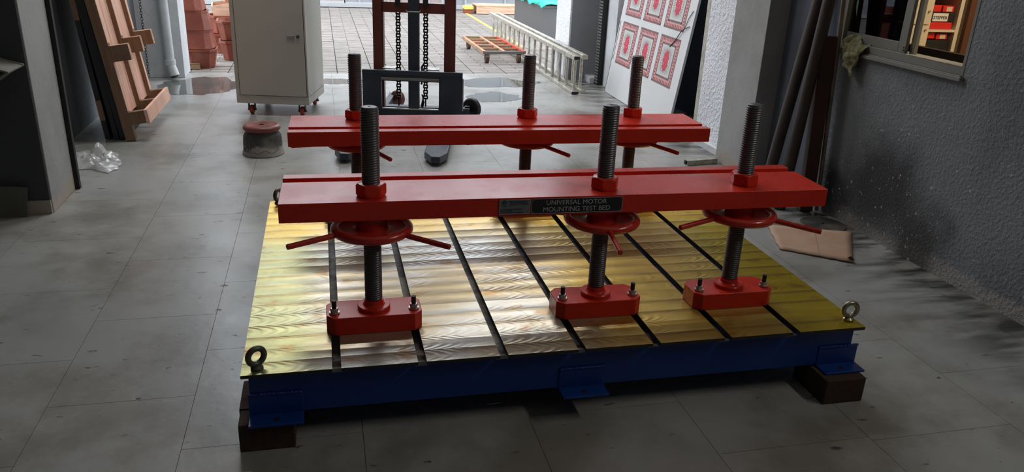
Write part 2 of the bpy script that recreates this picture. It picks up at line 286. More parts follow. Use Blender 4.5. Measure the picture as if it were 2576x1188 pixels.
# ------------------------------------------------------------------ mesh builder
class B:
    def __init__(s): s.v = []; s.f = []
    def add(s, vs, fs, T=None):
        k = len(s.v)
        s.v += [tuple(T @ Vector(p)) if T is not None else tuple(p) for p in vs]
        s.f += [tuple(i + k for i in q) for q in fs]; return s
    def box(s, x0, x1, y0, y1, z0, z1, T=None):
        return s.add([(x0, y0, z0), (x1, y0, z0), (x1, y1, z0), (x0, y1, z0), (x0, y0, z1), (x1, y0, z1), (x1, y1, z1), (x0, y1, z1)],
                     [(3, 2, 1, 0), (4, 5, 6, 7), (0, 1, 5, 4), (1, 2, 6, 5), (2, 3, 7, 6), (3, 0, 4, 7)], T)
    def prism(s, poly, z0, z1, T=None):
        n = len(poly); vs = [(x, y, z0) for x, y in poly] + [(x, y, z1) for x, y in poly]
        fs = [tuple(range(n - 1, -1, -1)), tuple(range(n, 2 * n))] + [(i, (i + 1) % n, n + (i + 1) % n, n + i) for i in range(n)]
        return s.add(vs, fs, T)
    def lathe(s, prof, n=32, T=None):
        vs = []; fs = []; rings = []
        for r, z in prof:
            if r < 1e-6: rings.append([len(vs)]); vs.append((0, 0, z))
            else: rings.append(list(range(len(vs), len(vs) + n))); vs += [(r * math.cos(2 * PI * i / n), r * math.sin(2 * PI * i / n), z) for i in range(n)]
        for a, b in zip(rings, rings[1:]):
            for i in range(n):
                j = (i + 1) % n
                if len(a) == 1 and len(b) > 1: fs.append((a[0], b[j], b[i]))
                elif len(b) == 1 and len(a) > 1: fs.append((a[i], a[j], b[0]))
                elif len(a) > 1: fs.append((a[i], a[j], b[j], b[i]))
        return s.add(vs, fs, T)
    def cyl(s, p0, p1, r, n=16, r1=None):
        p0, p1 = Vector(p0), Vector(p1); d = p1 - p0; L = d.length
        T = Matrix.Translation(p0) @ d.to_track_quat('Z', 'Y').to_matrix().to_4x4()
        return s.lathe([(0, 0), (r, 0), (r if r1 is None else r1, L), (0, L)], n, T)
    def tube(s, pts, r, n=8, caps=True):
        pts = [Vector(p) for p in pts]; vs = []; fs = []
        for i, p in enumerate(pts):
            d = (pts[min(i + 1, len(pts) - 1)] - pts[max(i - 1, 0)]).normalized()
            q = d.to_track_quat('Z', 'Y').to_matrix()
            vs += [p + q @ Vector((r * math.cos(2 * PI * k / n), r * math.sin(2 * PI * k / n), 0)) for k in range(n)]
        for i in range(len(pts) - 1):
            for k in range(n): fs.append((i * n + k, i * n + (k + 1) % n, (i + 1) * n + (k + 1) % n, (i + 1) * n + k))
        if caps: fs += [tuple(range(n - 1, -1, -1)), tuple(range((len(pts) - 1) * n, len(pts) * n))]
        return s.add(vs, fs)
    def torus(s, Rr, r, n=32, m=12, T=None):
        vs = [((Rr + r * math.cos(2 * PI * j / m)) * math.cos(2 * PI * i / n), (Rr + r * math.cos(2 * PI * j / m)) * math.sin(2 * PI * i / n), r * math.sin(2 * PI * j / m)) for i in range(n) for j in range(m)]
        fs = [(i * m + j, ((i + 1) % n) * m + j, ((i + 1) % n) * m + (j + 1) % m, i * m + (j + 1) % m) for i in range(n) for j in range(m)]
        return s.add(vs, fs, T)
    def ob(s, name, m, parent=None, bevel=0.0, loc=None, smooth=True, ang=35, seg=2):
        me = bpy.data.meshes.new(name); me.from_pydata(s.v, [], s.f); me.update()
        if smooth:
            me.polygons.foreach_set('use_smooth', [True] * len(me.polygons)); me.set_sharp_from_angle(angle=math.radians(ang))
        me.materials.append(M[m] if isinstance(m, str) else m)
        o = bpy.data.objects.new(name, me); COL.objects.link(o)
        if parent: o.parent = parent
        if loc: o.location = loc
        if bevel:
            md = o.modifiers.new('bevel', 'BEVEL'); md.width = bevel; md.segments = seg; md.limit_method = 'ANGLE'; md.angle_limit = math.radians(40)
            md.harden_normals = True
        return o
def box(name, m, x0, x1, y0, y1, z0, z1, parent=None, bevel=0.0): return B().box(x0, x1, y0, y1, z0, z1).ob(name, m, parent, bevel)
def thing(name, label, cat, loc=(0, 0, 0), rz=0.0, group=None):
    o = bpy.data.objects.new(name, None); COL.objects.link(o); o.empty_display_size = .1
    o.location = loc; o.rotation_euler = (0, 0, rz); o['label'] = label; o['category'] = cat
    if group: o['group'] = group
    return o
def tag(o, label, cat, group=None):
    o['label'] = label; o['category'] = cat
    if group: o['group'] = group
    return o
def struct(o): o['kind'] = 'structure'; return o
def dup(root, loc, rz, label):
    r = root.copy(); COL.objects.link(r); r.location = loc; r.rotation_euler = (0, 0, rz); r['label'] = label
    for ch in list(root.children):
        c = ch.copy(); COL.objects.link(c); c.parent = r
        for g in list(ch.children):
            d = g.copy(); COL.objects.link(d); d.parent = c
    return r
def share(src, name, loc, parent, rot=None):
    o = bpy.data.objects.new(name, src.data); COL.objects.link(o); o.parent = parent; o.location = loc
    if rot: o.rotation_euler = rot
    for md in src.modifiers:
        n = o.modifiers.new(md.name, md.type)
        if md.type == 'BEVEL': n.width = md.width; n.segments = md.segments; n.limit_method = md.limit_method; n.angle_limit = md.angle_limit
    return o
def text(name, body, size, m, parent, T, extrude=.0004, width=None, bold=0.0, sy=1.0):
    cu = bpy.data.curves.new(name, 'FONT'); cu.body = body; cu.size = size; cu.extrude = extrude; cu.offset = bold; cu.resolution_u = 3
    tmp = bpy.data.objects.new('tmp', cu); COL.objects.link(tmp); bpy.context.view_layer.update()
    me = bpy.data.meshes.new_from_object(tmp.evaluated_get(bpy.context.evaluated_depsgraph_get()))
    bpy.data.objects.remove(tmp)
    xs = [v.co.x for v in me.vertices]; x0 = min(xs); wd = max(xs) - x0
    k = (width / wd) if width else 1.0
    for v in me.vertices: v.co = T @ Vector(((v.co.x - x0) * k, v.co.y * sy, v.co.z))
    me.name = name; me.materials.clear(); me.materials.append(M[m])
    o = bpy.data.objects.new(name, me); COL.objects.link(o); o.parent = parent
    return o

# ------------------------------------------------------------------ room shell
fl = struct(box('floor', 'joint', -2.7, 4.2, -4.6, 6.47, -.12, -.004))
xs = [-2.7, -2.2, -1.75, -1.2, -.645, -.205, .32, .845, 1.37, 1.894, 2.42, 2.95, 3.5, 4.2]
offs = [.1, .33, .03, .03, .326, .032, .3, .032, .336, -.277, .05, .33, .05]
tileproto = {}
for i in range(len(xs) - 1):
    y = offs[i] - .595 * 8
    while y < 6.47:
        y0, y1 = max(y, -4.6), min(y + .595, 6.47); y += .595
        if y1 - y0 < .02: continue
        g = .0008
        key = (i, round(y1 - y0, 3)); loc = ((xs[i] + xs[i + 1]) / 2, (y0 + y1) / 2, 0)
        hx, hy = (xs[i + 1] - xs[i]) / 2 - g, (y1 - y0) / 2 - g
        if key not in tileproto: tileproto[key] = B().box(-hx, hx, -hy, hy, -.02, 0).ob('floor_tile', 'floor', fl, loc=loc)
        else: share(tileproto[key], 'floor_tile', loc, fl)

# right side
wr = B()
wr.box(3.07, 3.22, -4.6, .985, 0, 4.1).box(3.07, 3.22, .985, 1.93, 0, .915).box(3.07, 3.22, .985, 1.93, 2.0, 4.1)
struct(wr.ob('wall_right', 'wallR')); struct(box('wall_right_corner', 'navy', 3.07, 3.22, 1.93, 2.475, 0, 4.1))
struct(box('trim_1', 'pier', 2.93, 3.4, 2.475, 2.90, 0, 4.1, bevel=.004))                    # grey pier
struct(box('wall_right_stipple', 'roughwhite', 3.03, 3.4, 2.906, 3.45, 0, 4.1))
struct(box('baseboard_right', 'whitewall', 3.005, 3.03, 2.906, 3.45, 0, .045))
struct(box('trim_2', 'alu', 3.035, 3.12, 3.455, 3.52, 0, 4.1))
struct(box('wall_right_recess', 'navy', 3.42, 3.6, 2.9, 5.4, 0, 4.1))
struct(box('wall_right_return', 'whitewall', 3.085, 3.6, 5.52, 5.78, 0, 4.1))
g = B().box(3.03, 3.085, 5.80, 5.90, 0, 4.0)
go = struct(g.ob('trim_3', 'dark'))
gs = B()
for k in range(70): gs.box(3.024, 3.03, 5.805, 5.895, .02 + k * .03, .034 + k * .03)
gso = gs.ob('guide_teeth', 'zinc', go); gso['kind'] = 'stuff'
struct(box('wall_right_portal', 'greyface', 2.80, 3.9, 6.10, 6.62, 0, 4.1))
struct(box('trim_4', 'roughwhite', 2.785, 2.80, 6.115, 6.62, 0, 4.1))
struct(box('trim_5', 'whitewall', 2.98, 3.085, 5.9, 6.1, 0, .06))
struct(box('wall_right_filler', 'greyface', 3.085, 3.6, 5.78, 6.1, 0, 4.1))
# left side
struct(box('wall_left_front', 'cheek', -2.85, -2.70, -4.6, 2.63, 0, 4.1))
lp = struct(box('wall_left_pier', 'pier', -2.7, -1.145, 2.23, 2.625, 0, 4.1, bevel=.004))
ck = struct(box('trim_6', 'cheek', -2.7, -1.152, 2.22, 2.23, .072, 4.1))  # dark sheet over the pier carries the shade of its near face
struct(box('baseboard_left', 'pier', -2.7, -1.15, 2.214, 2.23, 0, .072))
struct(box('trim_7', 'dark', -1.165, -1.122, 2.627, 2.66, 0, 4.1, bevel=.003))
struct(box('wall_left', 'wallL', -1.62, -1.46, 2.625, 6.2, 0, 4.1))
struct(box('wall_left_portal', 'whitewall', -1.62, -1.075, 6.2, 6.56, 0, 4.1, bevel=.006))
# back wall, ceiling, lintel
struct(box('wall_back', 'wallL', -2.85, 3.22, -4.75, -4.6, 0, 4.1))
struct(box('ceiling', 'ceil', -2.85, 3.9, -4.75, 6.6, 4.1, 4.25))

# ------------------------------------------------------------------ outside
yard = struct(box('ground', 'paverjoint', -9, 12, 6.47, 30, -.12, -.022))
pv = []
for c in range(-5, 15):
    x0 = .02 + c * .3655 + .0
    for r_ in range(int((13.75 - 6.475) / .108)):
        y0 = 6.478 + r_ * .108
        if r_ % 2 == 0: pv.append((x0, x0 + .3655, y0))
        else: pv += [(x0, x0 + .1827, y0), (x0 + .1827, x0 + .3655, y0)]
pv.sort(key=lambda q: (max(0, q[2] - 6.5) + 1.1 * abs((q[0] + q[1]) / 2 - (0.25 + (q[2] + 2) * .18))))
proto = {}
rest = B()
for k, (a, b_, y0) in enumerate(pv):
    wd = b_ - a; hx = wd / 2 - .004
    if k < 300:
        key = round(wd, 3); loc = ((a + b_) / 2, y0 + .054, random.uniform(-.003, 0)); 
        if key not in proto: proto[key] = B().box(-hx, hx, -.049, .049, -.05, 0).ob('paver', 'paver', yard, bevel=.004, loc=loc)
        else: share(proto[key], 'paver', loc, yard)
    else:
        z = random.uniform(-.003, 0); cx = (a + b_) / 2
        rest.box(cx - hx, cx + hx, y0 + .005, y0 + .103, -.05, z)
rp = rest.ob('distant_pavers', 'paver', yard, smooth=False); rp['kind'] = 'stuff'
yl = B().box(2.88, 2.94, 8.6, 13.2, -.0005, .0035).ob('lane_line', 'yellow'); tag(yl, 'thin yellow line painted on the yard paving', 'lane marking')
# far facade
fw_ = struct(box('wall_far', 'bluewall', -9, 12, 13.95, 14.2, 0, 5.2))
struct(box('baseboard_far', 'tallwhite', -9, 12, 13.85, 13.95, 0, .07))
def farwin(n, x0, x1, z0, z1, pane, div):
    f = struct(box(n, pane, x0, x1, 13.93, 13.95, z0, z1))
    t_ = .04
    for q in [(x0 - t_, x0, z0 - t_, z1), (x1, x1 + t_, z0 - t_, z1), (x0, x1, z0 - t_, z0)] + [(x0 + (x1 - x0) * k / div - .015, x0 + (x1 - x0) * k / div + .015, z0, z1) for k in range(1, div)]:
        box('frame_bar', 'tallwhite', q[0], q[1], 13.90, 13.95, q[2], q[3], f)
farwin('window_2', .15, .66, .11, 1.8, 'pinkpane', 2)
farwin('door_1', .72, 1.22, .09, 2.1, 'bluewall', 2)
farwin('window_3', 1.30, 1.95, .11, 1.8, 'pinkpane', 3)
farwin('window_4', 2.05, 2.55, .11, 1.8, 'pinkpane', 2)
farwin('door_2', 3.05, 4.6, .11, 2.1, 'bluewall', 2)

# terracotta planters
def planter(cx, cy, z, s, h, rz, label, flip=False):
    p = thing('planter', label, 'planter', (cx, cy, z), rz, 'terracotta planters by the left portal')
    def octo(k):
        a, c = k, k * .62
        return [(-a, -c), (-c, -a), (c, -a), (a, -c), (a, c), (c, a), (-c, a), (-a, c)]
    b0, b1 = (s * .80, s) if not flip else (s, s * .84)
    bb = B(); lo, hi = octo(b0), octo(b1); li, hi2 = octo(b0 * .9), octo(b1 * .93)
    vs = [(x, y, 0) for x, y in lo] + [(x, y, h) for x, y in hi] + [(x, y, h) for x, y in hi2] + [(x, y, h * .15) for x, y in li]
    fs = [tuple(range(7, -1, -1))] + [(i, (i + 1) % 8, 8 + (i + 1) % 8, 8 + i) for i in range(8)] + [(8 + i, 8 + (i + 1) % 8, 16 + (i + 1) % 8, 16 + i) for i in range(8)] + [(16 + i, 16 + (i + 1) % 8, 24 + (i + 1) % 8, 24 + i) for i in range(8)] + [tuple(range(24, 32))]
    bb.add(vs, fs); bb.ob('tub', 'terra', p, bevel=.006)
    rr = B(); o1, o2 = octo(b1 * 1.04), octo(b1 * .93)
    zt = h
    rr.add([(x, y, zt - .022) for x, y in o1] + [(x, y, zt + .003) for x, y in o1] + [(x, y, zt + .003) for x, y in o2] + [(x, y, zt - .022) for x, y in o2],
           [q for i in range(8) for q in ((i, (i + 1) % 8, 8 + (i + 1) % 8, 8 + i), (8 + i, 8 + (i + 1) % 8, 16 + (i + 1) % 8, 16 + i), (16 + i, 16 + (i + 1) % 8, 24 + (i + 1) % 8, 24 + i), (24 + i, 24 + (i + 1) % 8, (i + 1) % 8, i))])
    rr.ob('rim', 'terra', p)
    return p
planter(-1.005, 6.87, 0, .165, .195, .05, 'lowest terracotta planter of the four stacked by the white portal')
planter(-1.02, 6.87, .20, .165, .185, -.08, 'second terracotta planter up, upside down in the portal stack', True)
planter(-1.045, 6.88, .388, .17, .19, .06, 'third terracotta planter up with a broken lip', True)
planter(-1.10, 6.89, .582, .175, .19, -.04, 'topmost terracotta planter of the stack beside the portal', True)
planter(-.70, 7.42, 0, .17, .21, .1, 'lower terracotta tub peeping out behind the grey cabinet')
planter(-.70, 7.43, .215, .18, .21, .05, 'upper terracotta tub nested behind the grey cabinet')
planter(-.86, 7.95, 0, .17, .22, .0, 'shaded lower planter between the stack and the front tubs')
planter(-.86, 7.95, .225, .17, .2, .1, 'shaded upper planter between the stack and the front tubs')
tr = thing('wooden_tray', 'tilted peach plywood tray lying over the planters', 'tray', (-.55, 8.3, .47), .1)
Tt = Matrix.Rotation(-.16, 4, 'Y')
B().box(-.45, .45, -.25, .25, 0, .015, Tt).ob('tray_base', 'ply', tr)
for nm, q in (('tray_side', (-.45, .45, -.265, -.25, -.02, .12)), ('tray_side', (-.45, .45, .25, .265, -.02, .12)), ('tray_end', (-.465, -.45, -.265, .265, -.02, .12)), ('tray_end', (.45, .465, -.265, .265, -.02, .12))):
    B().box(*q, Tt).ob(nm, 'ply', tr)
def lump(name, m, c, r, seed, label, cat, group=None, sub=3, amp=.35):
    bm = bmesh.new(); bmesh.ops.create_icosphere(bm, subdivisions=sub, radius=1); rnd = random.Random(seed)
    from mathutils import noise as N
    for v in bm.verts:
        k = 1 + amp * N.noise(v.co * 1.7 + Vector((seed * 3.1, 0, 0))) + amp * .5 * N.noise(v.co * 4.5 + Vector((0, seed * 1.7, 0)))
        v.co = Vector((c[0] + v.co.x * r[0] * k, c[1] + v.co.y * r[1] * k, max(c[2] + v.co.z * r[2] * k, c[2] - r[2] * .8)))
    me = bpy.data.meshes.new(name); bm.to_mesh(me); bm.free(); me.materials.append(M[m])
    o = bpy.data.objects.new(name, me); COL.objects.link(o); return tag(o, label, cat, group)
lump('plastic_sack', 'sack', (-.78, 8.45, .66), (.24, .2, .12), 3, 'white plastic sack heaped on the tilted tray', 'sack')
lump('plastic_sack', 'sack', (-.5, 8.55, .70), (.2, .18, .1), 5, 'smaller white sack under the lime bottle', 'sack')
gb = thing('spray_bottle', 'lime green spray bottle lying on the white sacks', 'bottle', (-.50, 8.5, .80))
B().cyl((-.09, 0, 0), (.04, 0, .02), .035, 12).ob('bottle_body', 'green', gb); B().cyl((.04, 0, .02), (.13, 0, .025), .025, 12).ob('nozzle', 'pink', gb)
ch_ = B().box(-.012, .012, -.15, .15, 0, .3, Matrix.Translation((-.88, 8.35, .55)) @ Matrix.Rotation(.3, 4, 'Y')).ob('plywood_offcut', 'ply'); tag(ch_, 'pointed plywood offcut standing behind the planter stack', 'offcut')
sc_ = thing('steel_channel', 'short tan steel box section at the foot of the planter stack', 'channel', (-1.08, 6.70, 0))
B().box(-.02, .08, -.03, -.026, 0, .06).box(-.02, .08, .022, .026, 0, .06).box(-.02, .08, -.03, .026, .056, .06).box(-.02, .08, -.03, .026, 0, .004).ob('channel_wall', mat('tan_primer', (.35, .22, .12), .6), sc_)

# platform trolley outside
dl = thing('platform_trolley', 'low open-frame trolley with orange edge on castors out in the yard', 'trolley')
fr_ = [(2.085, 7.14), (2.575, 7.17), (2.53, 8.50), (2.07, 8.53)]
def bar(b_, p, q, w_, z0, z1):
    d = Vector((q[0] - p[0], q[1] - p[1], 0)); n_ = Vector((-d.y, d.x, 0)).normalized() * w_ / 2
    return b_.prism([(p[0] + n_.x, p[1] + n_.y), (p[0] - n_.x, p[1] - n_.y), (q[0] - n_.x, q[1] - n_.y), (q[0] + n_.x, q[1] + n_.y)], z0, z1)
mo = mat('orange_red_paint', (.55, .075, .04), .5); mt = mat('worn_tan_steel', (.33, .23, .14), .6, var=.3, color2=(.45, .16, .08), mscale=12); mg = mat('grey_trolley_steel', (.16, .16, .155), .5, var=.2)
lerp = lambda p, q, k: (p[0] + (q[0] - p[0]) * k, p[1] + (q[1] - p[1]) * k)
bar(B(), fr_[0], fr_[1], .035, .115, .15).ob('end_rail', mg, dl); bar(B(), fr_[2], fr_[3], .035, .115, .15).ob('end_rail', mt, dl)
bar(B(), fr_[0], fr_[3], .035, .115, .151).ob('side_rail', mt, dl); bar(B(), fr_[1], fr_[2], .035, .115, .151).ob('side_rail', mo, dl)['label'] = 'orange side rail'
bar(B(), lerp(fr_[0], fr_[1], .5), lerp(fr_[3], fr_[2], .5), .035, .12, .149).ob('middle_rail', mt, dl)
for k in (.2, .4, .6, .8): bar(B(), lerp(fr_[0], fr_[3], k), lerp(fr_[1], fr_[2], k), .03, .118, .147).ob('cross_bar', mt, dl)
for k, (x, y) in enumerate(((2.135, 7.24), (2.53, 7.27), (2.47, 8.38), (2.12, 8.40))):
    f = B().box(x - .03, x + .03, y - .025, y + .025, .100, .115).box(x - .03, x - .024, y - .02, y + .02, .045, .115).box(x + .024, x + .03, y - .02, y + .02, .045, .115).ob('castor_fork', mg, dl)
    B().cyl((x - .022, y, .05), (x + .022, y, .05), .05, 18).ob('castor_wheel', mat('brown_castor', (.12, .065, .045), .6) if k == 0 else bpy.data.materials['brown_castor'], f)

# aluminium ladder lying on edge
ld = thing('ladder', 'aluminium extension ladder lying on its side edge through the opening', 'ladder', (2.60, 5.30, 0))
for sx in (0.0, .105):
    for z in (.022, .352):
        y0 = .0 if sx == 0 else .06
        B().box(sx, sx + .055, y0, 4.2 - y0, z - .022, z + .012 if z < .1 else z + .022).ob('stile', 'alu', ld, bevel=.006)
    for k in range(16):
        y = .04 + k * .26 + (.13 if sx else 0)
        B().cyl((sx + .028, y, .034), (sx + .028, y, .33), .0155, 10).ob('rung', 'alu', ld)
B().box(-.004, .066, -.006, 0, .005, .028).ob('stile_end_shade', 'dark', ld); B().box(.0, .055, -.006, 0, .338, .366).ob('stile_end_shade', 'dark', ld)  # dark plates stand for the shade inside the open stile ends

# tarpaulin-covered steel cabinet in the yard
oc = thing('steel_cabinet', 'dark grey steel cabinet under a green tarpaulin in the yard', 'cabinet')
box('cabinet_body', 'outgrey', 3.42, 4.5, 9.5, 11.35, 0, .48, oc, .006)
box('top_flange', 'outgrey', 3.40, 4.52, 9.48, 11.37, .445, .482, oc, .004)
tp = B(); nx, ny = 16, 22
from mathutils import noise as N
for i in range(nx + 1):
    for j in range(ny + 1):
        x = 3.36 + 1.2 * i / nx; y = 9.42 + 2.0 * j / ny
        ez = .5 + .06 * N.noise(Vector((x * 4, y * 4, 0))) + .05 * abs(N.noise(Vector((x * 9, y * 7, 3))))
        if i == 0: ez -= .05 + .03 * N.noise(Vector((0, y * 5, 1)))
        if j == 0: ez -= .02 + .06 * i / nx
        tp.v.append((x, y, ez + .03))
for i in range(nx):
    for j in range(ny): tp.f.append((i * (ny + 1) + j, (i + 1) * (ny + 1) + j, (i + 1) * (ny + 1) + j + 1, i * (ny + 1) + j + 1))
to = tp.ob('tarpaulin', 'tarp', ang=180); to.modifiers.new('thick', 'SOLIDIFY').thickness = .006
tag(to, 'crumpled green tarpaulin draped over the grey steel cabinet', 'tarpaulin')
# plywood crate and yellow box at the far wall
cr_ = thing('plywood_crate', 'long pale plywood crate on the ground by the far wall', 'crate')
box('crate_side', 'ply', 3.08, 4.0, 12.98, 13.02, .012, .15, cr_); box('crate_side', 'ply', 3.08, 4.0, 13.4, 13.43, .012, .15, cr_); box('crate_lid', 'ply', 3.07, 4.0, 12.97, 13.44, .15, .165, cr_); box('crate_skid', 'darkboard', 3.1, 4.0, 13.0, 13.4, 0, .012, cr_)
yb = thing('yellow_carton', 'small yellow topped carton beside the plywood crate', 'carton')
box('carton_body', 'terra', 2.87, 3.03, 13.08, 13.3, 0, .075, yb); box('carton_lid', 'yellow', 2.865, 3.04, 13.06, 13.31, .075, .135, yb, .01)

# ------------------------------------------------------------------ test bed
bed = thing('test_bed', 'large T-slotted iron bed plate on a blue base raised on wooden blocks', 'machine bed', (0, 0, 0))
W = .026
edges = [-.018] + [k * .25 for k in range(1, 8)] + [2.011]
for k in range(8):
    x0 = edges[k] + (W / 2 if k else 0); x1 = edges[k + 1] - (W / 2 if k < 7 else 0)
    b_ = B().box(x0, x1, 0, 1.56, .239, .25)
    o = b_.ob('plate_strip', 'bed', bed, smooth=False); o.data.materials.append(M['bededge'])
    for p in o.data.polygons:
        if abs(p.normal.z) < .5: p.material_index = 1
body = B().box(.0, 1.993, .03, 1.53, .10, .222)
fe = [0.0] + [k * .25 for k in range(1, 8)] + [1.993]
for k in range(8): body.box(fe[k] + (.02 if k else 0), fe[k + 1] - (.02 if k < 7 else 0), .03, 1.53, .2221, .2389)
for k in range(1, 8):
    for s_ in (-1, 1): body.box(k * .25 + s_ * .0165 - .0035, k * .25 + s_ * .0165 + .0035, .03, .034, .235, .2389)
body.ob('bed_body', 'blue', bed)
for k in range(1, 8):
    s_ = B().box(k * .25 - .0195, k * .25 + .0195, .036, 1.526, .222, .2235).ob('slot_floor', 'slot', bed)
    box('slot_mouth', 'putty', k * .25 - .0185, k * .25 + .0185, .026, .036, .2222, .2345 if k < 5 else .228, bed)
for n_, x0, x1 in (('a', -.006, .150), ('b', .939, 1.091), ('c', 1.868, 2.02)):
    br = B().box(x0, x1, -.033, .03, .092, .100).ob('foot_bracket', 'bluebright', bed, bevel=.002)
    B().box(x0, x1, .0268, .03, .10, .166).ob('bracket_web', 'blue', br, bevel=.002)
    wb = B(); xx = x0
    for q in range(14): wb.cyl((x0 + (x1 - x0) * q / 14, .026, .168), (x0 + (x1 - x0) * (q + .9) / 14, .026 + random.uniform(-.001, .001), .168 + random.uniform(-.001, .001)), .0045, 6)
    wb.ob('weld_bead', 'weld', br)
    B().cyl(((x0 + x1) / 2, -.005, .0995), ((x0 + x1) / 2, -.005, .1006), .010, 14).ob('bolt_hole', 'dark', br)
for x0 in (.0, 1.843): B().box(x0, x0 + .15, 1.53, 1.538, .10, .166).box(x0, x0 + .15, 1.53, 1.593, .092, .1).ob('foot_bracket', 'bluebright', bed, bevel=.002)
# supporting blocks
def block(x0, x1, y0, y1, label):
    o = box('wood_block', 'brownblock', x0, x1, y0, y1, 0, .092, bevel=.004); tag(o, label, 'block', 'blocks under the test bed')
block(-.036, .122, -.012, .07, 'dark wooden block under the front left corner of the blue bed')
block(-.040, .110, .075, .24, 'second wooden block right behind the front left one')
block(1.852, 2.004, -.068, .12, 'dark wooden block under the front right corner of the blue bed')
block(-.03, .12, 1.42, 1.60, 'wooden block under the hidden far left corner of the bed')
block(1.85, 2.0, 1.42, 1.60, 'wooden block under the hidden far right corner of the bed')
# eyebolts
def eye(x, y, rz, label, m='eye'):
    t_ = thing('lifting_eye', label, 'eyebolt', (x, y, .25), rz, 'lifting eyes on the bed corners')
    B().lathe([(0, 0), (.018, 0), (.018, .007), (.011, .013), (.010, .018), (0, .018)], 20).ob('collar', m, t_)
    B().torus(.0245, .0088, 32, 12, Matrix.Translation((0, 0, .041)) @ Matrix.Rotation(PI / 2, 4, 'X')).ob('ring', m, t_)
eye(.026, .034, .55, 'dark lifting eye at the near left corner of the bed', mat('dark_eyebolt', (.12, .12, .10), .4, .7, var=.2))
eye(1.982, .055, -.1, 'brassy lifting eye at the near right corner of the bed')
eye(.022, 1.519, 1.0, 'dark lifting eye at the far left corner, half behind the red beam', bpy.data.materials['dark_eyebolt'])
eye(1.985, 1.51, .2, 'lifting eye at the far right corner hidden by the red beam')

# ------------------------------------------------------------------ screw columns
def screw_mesh(L, r, pitch, depth, z0=0.0, n=40):
    prof = [(0, r - depth), (.22, r - depth * .15), (.42, r), (.62, r - depth * .15), (.84, r - depth)]
    b_ = B(); rows = []
    nt_ = int(L / pitch)
    for t_ in range(nt_):
        for (q, rr) in prof: rows.append(((t_ + q) * pitch, rr))
    K = len(prof); nr = len(rows)
    for z, rr in rows:
        for i in range(n):
            a = 2 * PI * i / n; b_.v.append((rr * math.cos(a), rr * math.sin(a), max(0, min(L, z + pitch * i / n)) + z0))
    for k in range(nr - 1):
        for i in range(n):
            j = (i + 1) % n
            if j: b_.f.append((k * n + i, k * n + j, (k + 1) * n + j, (k + 1) * n + i))
            elif k + 1 + K < nr: b_.f.append((k * n + i, (k + K) * n, (k + 1 + K) * n, (k + 1) * n + i))
    b_.lathe([(r - depth, L - .001 + z0), (r - depth, L + .0005 + z0), (r - depth - .004, L + .003 + z0), (.005, L + .003 + z0), (.004, L - .004 + z0), (0, L - .004 + z0)], n)
    b_.lathe([(r - depth - .0005, z0), (r - depth - .0005, L + z0)], n)
    return b_
def hexa(af, c=0):
    R_ = af / math.sqrt(3); return [(R_ * math.cos(PI / 3 * i + c), R_ * math.sin(PI / 3 * i + c)) for i in range(6)]
def hexnut(af, h, n=48, hole=0.0):
    # hexagon with the usual chamfered crown: radius clipped by a cone near both faces
    b_ = B(); R_ = af / math.sqrt(3); rows = [0, h * .06, h * .14, h * .5, h * .86, h * .94, h]; vs = []
    for z in rows:
        e = min(z, h - z); lim = af / 2 * .97 + e * 1.7
        for i in range(n):
            a = 2 * PI * i / n; q = (a + PI / 6) % (PI / 3) - PI / 6
            rr = (af / 2) / math.cos(((a % (PI / 3)) - PI / 6))
            vs.append((min(rr, lim) * math.cos(a), min(rr, lim) * math.sin(a), z))
    fs = [(k * n + i, k * n + (i + 1) % n, (k + 1) * n + (i + 1) % n, (k + 1) * n + i) for k in range(len(rows) - 1) for i in range(n)]
    fs += [tuple(range(n - 1, -1, -1)), tuple(range((len(rows) - 1) * n, len(rows) * n))]
    return b_.add(vs, fs)
col = thing('screw_column', 'leftmost front screw column, threaded rod through the red beam beside the dark eyebolt', 'screw jack', (.375, .265, .25), 0, 'threaded screw columns holding the beams')
c_ = .024
pts = [(-.15 + c_, -.065), (.15 - c_, -.065), (.15, -.065 + c_), (.15, .065 - c_), (.15 - c_, .065), (-.15 + c_, .065), (-.15, .065 - c_), (-.15, -.065 + c_)]
B().prism(pts, 0, .06).ob('foot_block', 'red', col, bevel=.003)
B().lathe([(.052, .06), (.052, .071), (.050, .0735), (.036, .0735), (.031, .078), (.030, .092), (0, .092)], 40).ob('boss', 'red', col)
screw_mesh(.622, .0278, .0075, .0028, .088).ob('threaded_rod', 'steel', col, ang=60)
for s_ in (-1, 1):
    b_ = B().cyl((s_ * .125, -.025, .055), (s_ * .125, -.025, .104), .0075, 12); st_ = b_.ob('stud', 'dark', col)
    hexnut(.022, .012, 24).ob('stud_nut', 'zinc', st_, loc=(s_ * .125, -.025, .066))
    B().lathe([(0, 0), (.0165, 0), (.0165, .004), (0, .004)], 20).ob('washer', 'zinc', st_, loc=(s_ * .125, -.025, .0615))
hw = B()
hw.lathe([(.030, .298), (.034, .298), (.036, .306), (.042, .312), (.075, .318), (.100, .326), (.104, .332), (.100, .336), (.070, .330), (.050, .334), (.047, .345), (.047, .380), (.030, .380)], 48)
hwo = hw.ob('handwheel_hub', 'reddark', col)
B().torus(.1125, .0145, 56, 16, Matrix.Translation((0, 0, .334))).ob('handwheel_rim', 'reddark', col, ang=180)
def handles(root, angs):
    for a in angs:
        d = Vector((math.cos(math.radians(a)), math.sin(math.radians(a)), 0))
        b_ = B(); b_.tube([d * .114 + Vector((0, 0, .332)), d * .27 + Vector((0, 0, .324)), d * .274 + Vector((0, 0, .3238))], .0088, 14)
        b_.ob('handle', 'reddark', root, bevel=.003)
hexnut(.080, .040).ob('hex_nut', 'red', col, loc=(0, 0, .440)).rotation_euler = (0, 0, 0)
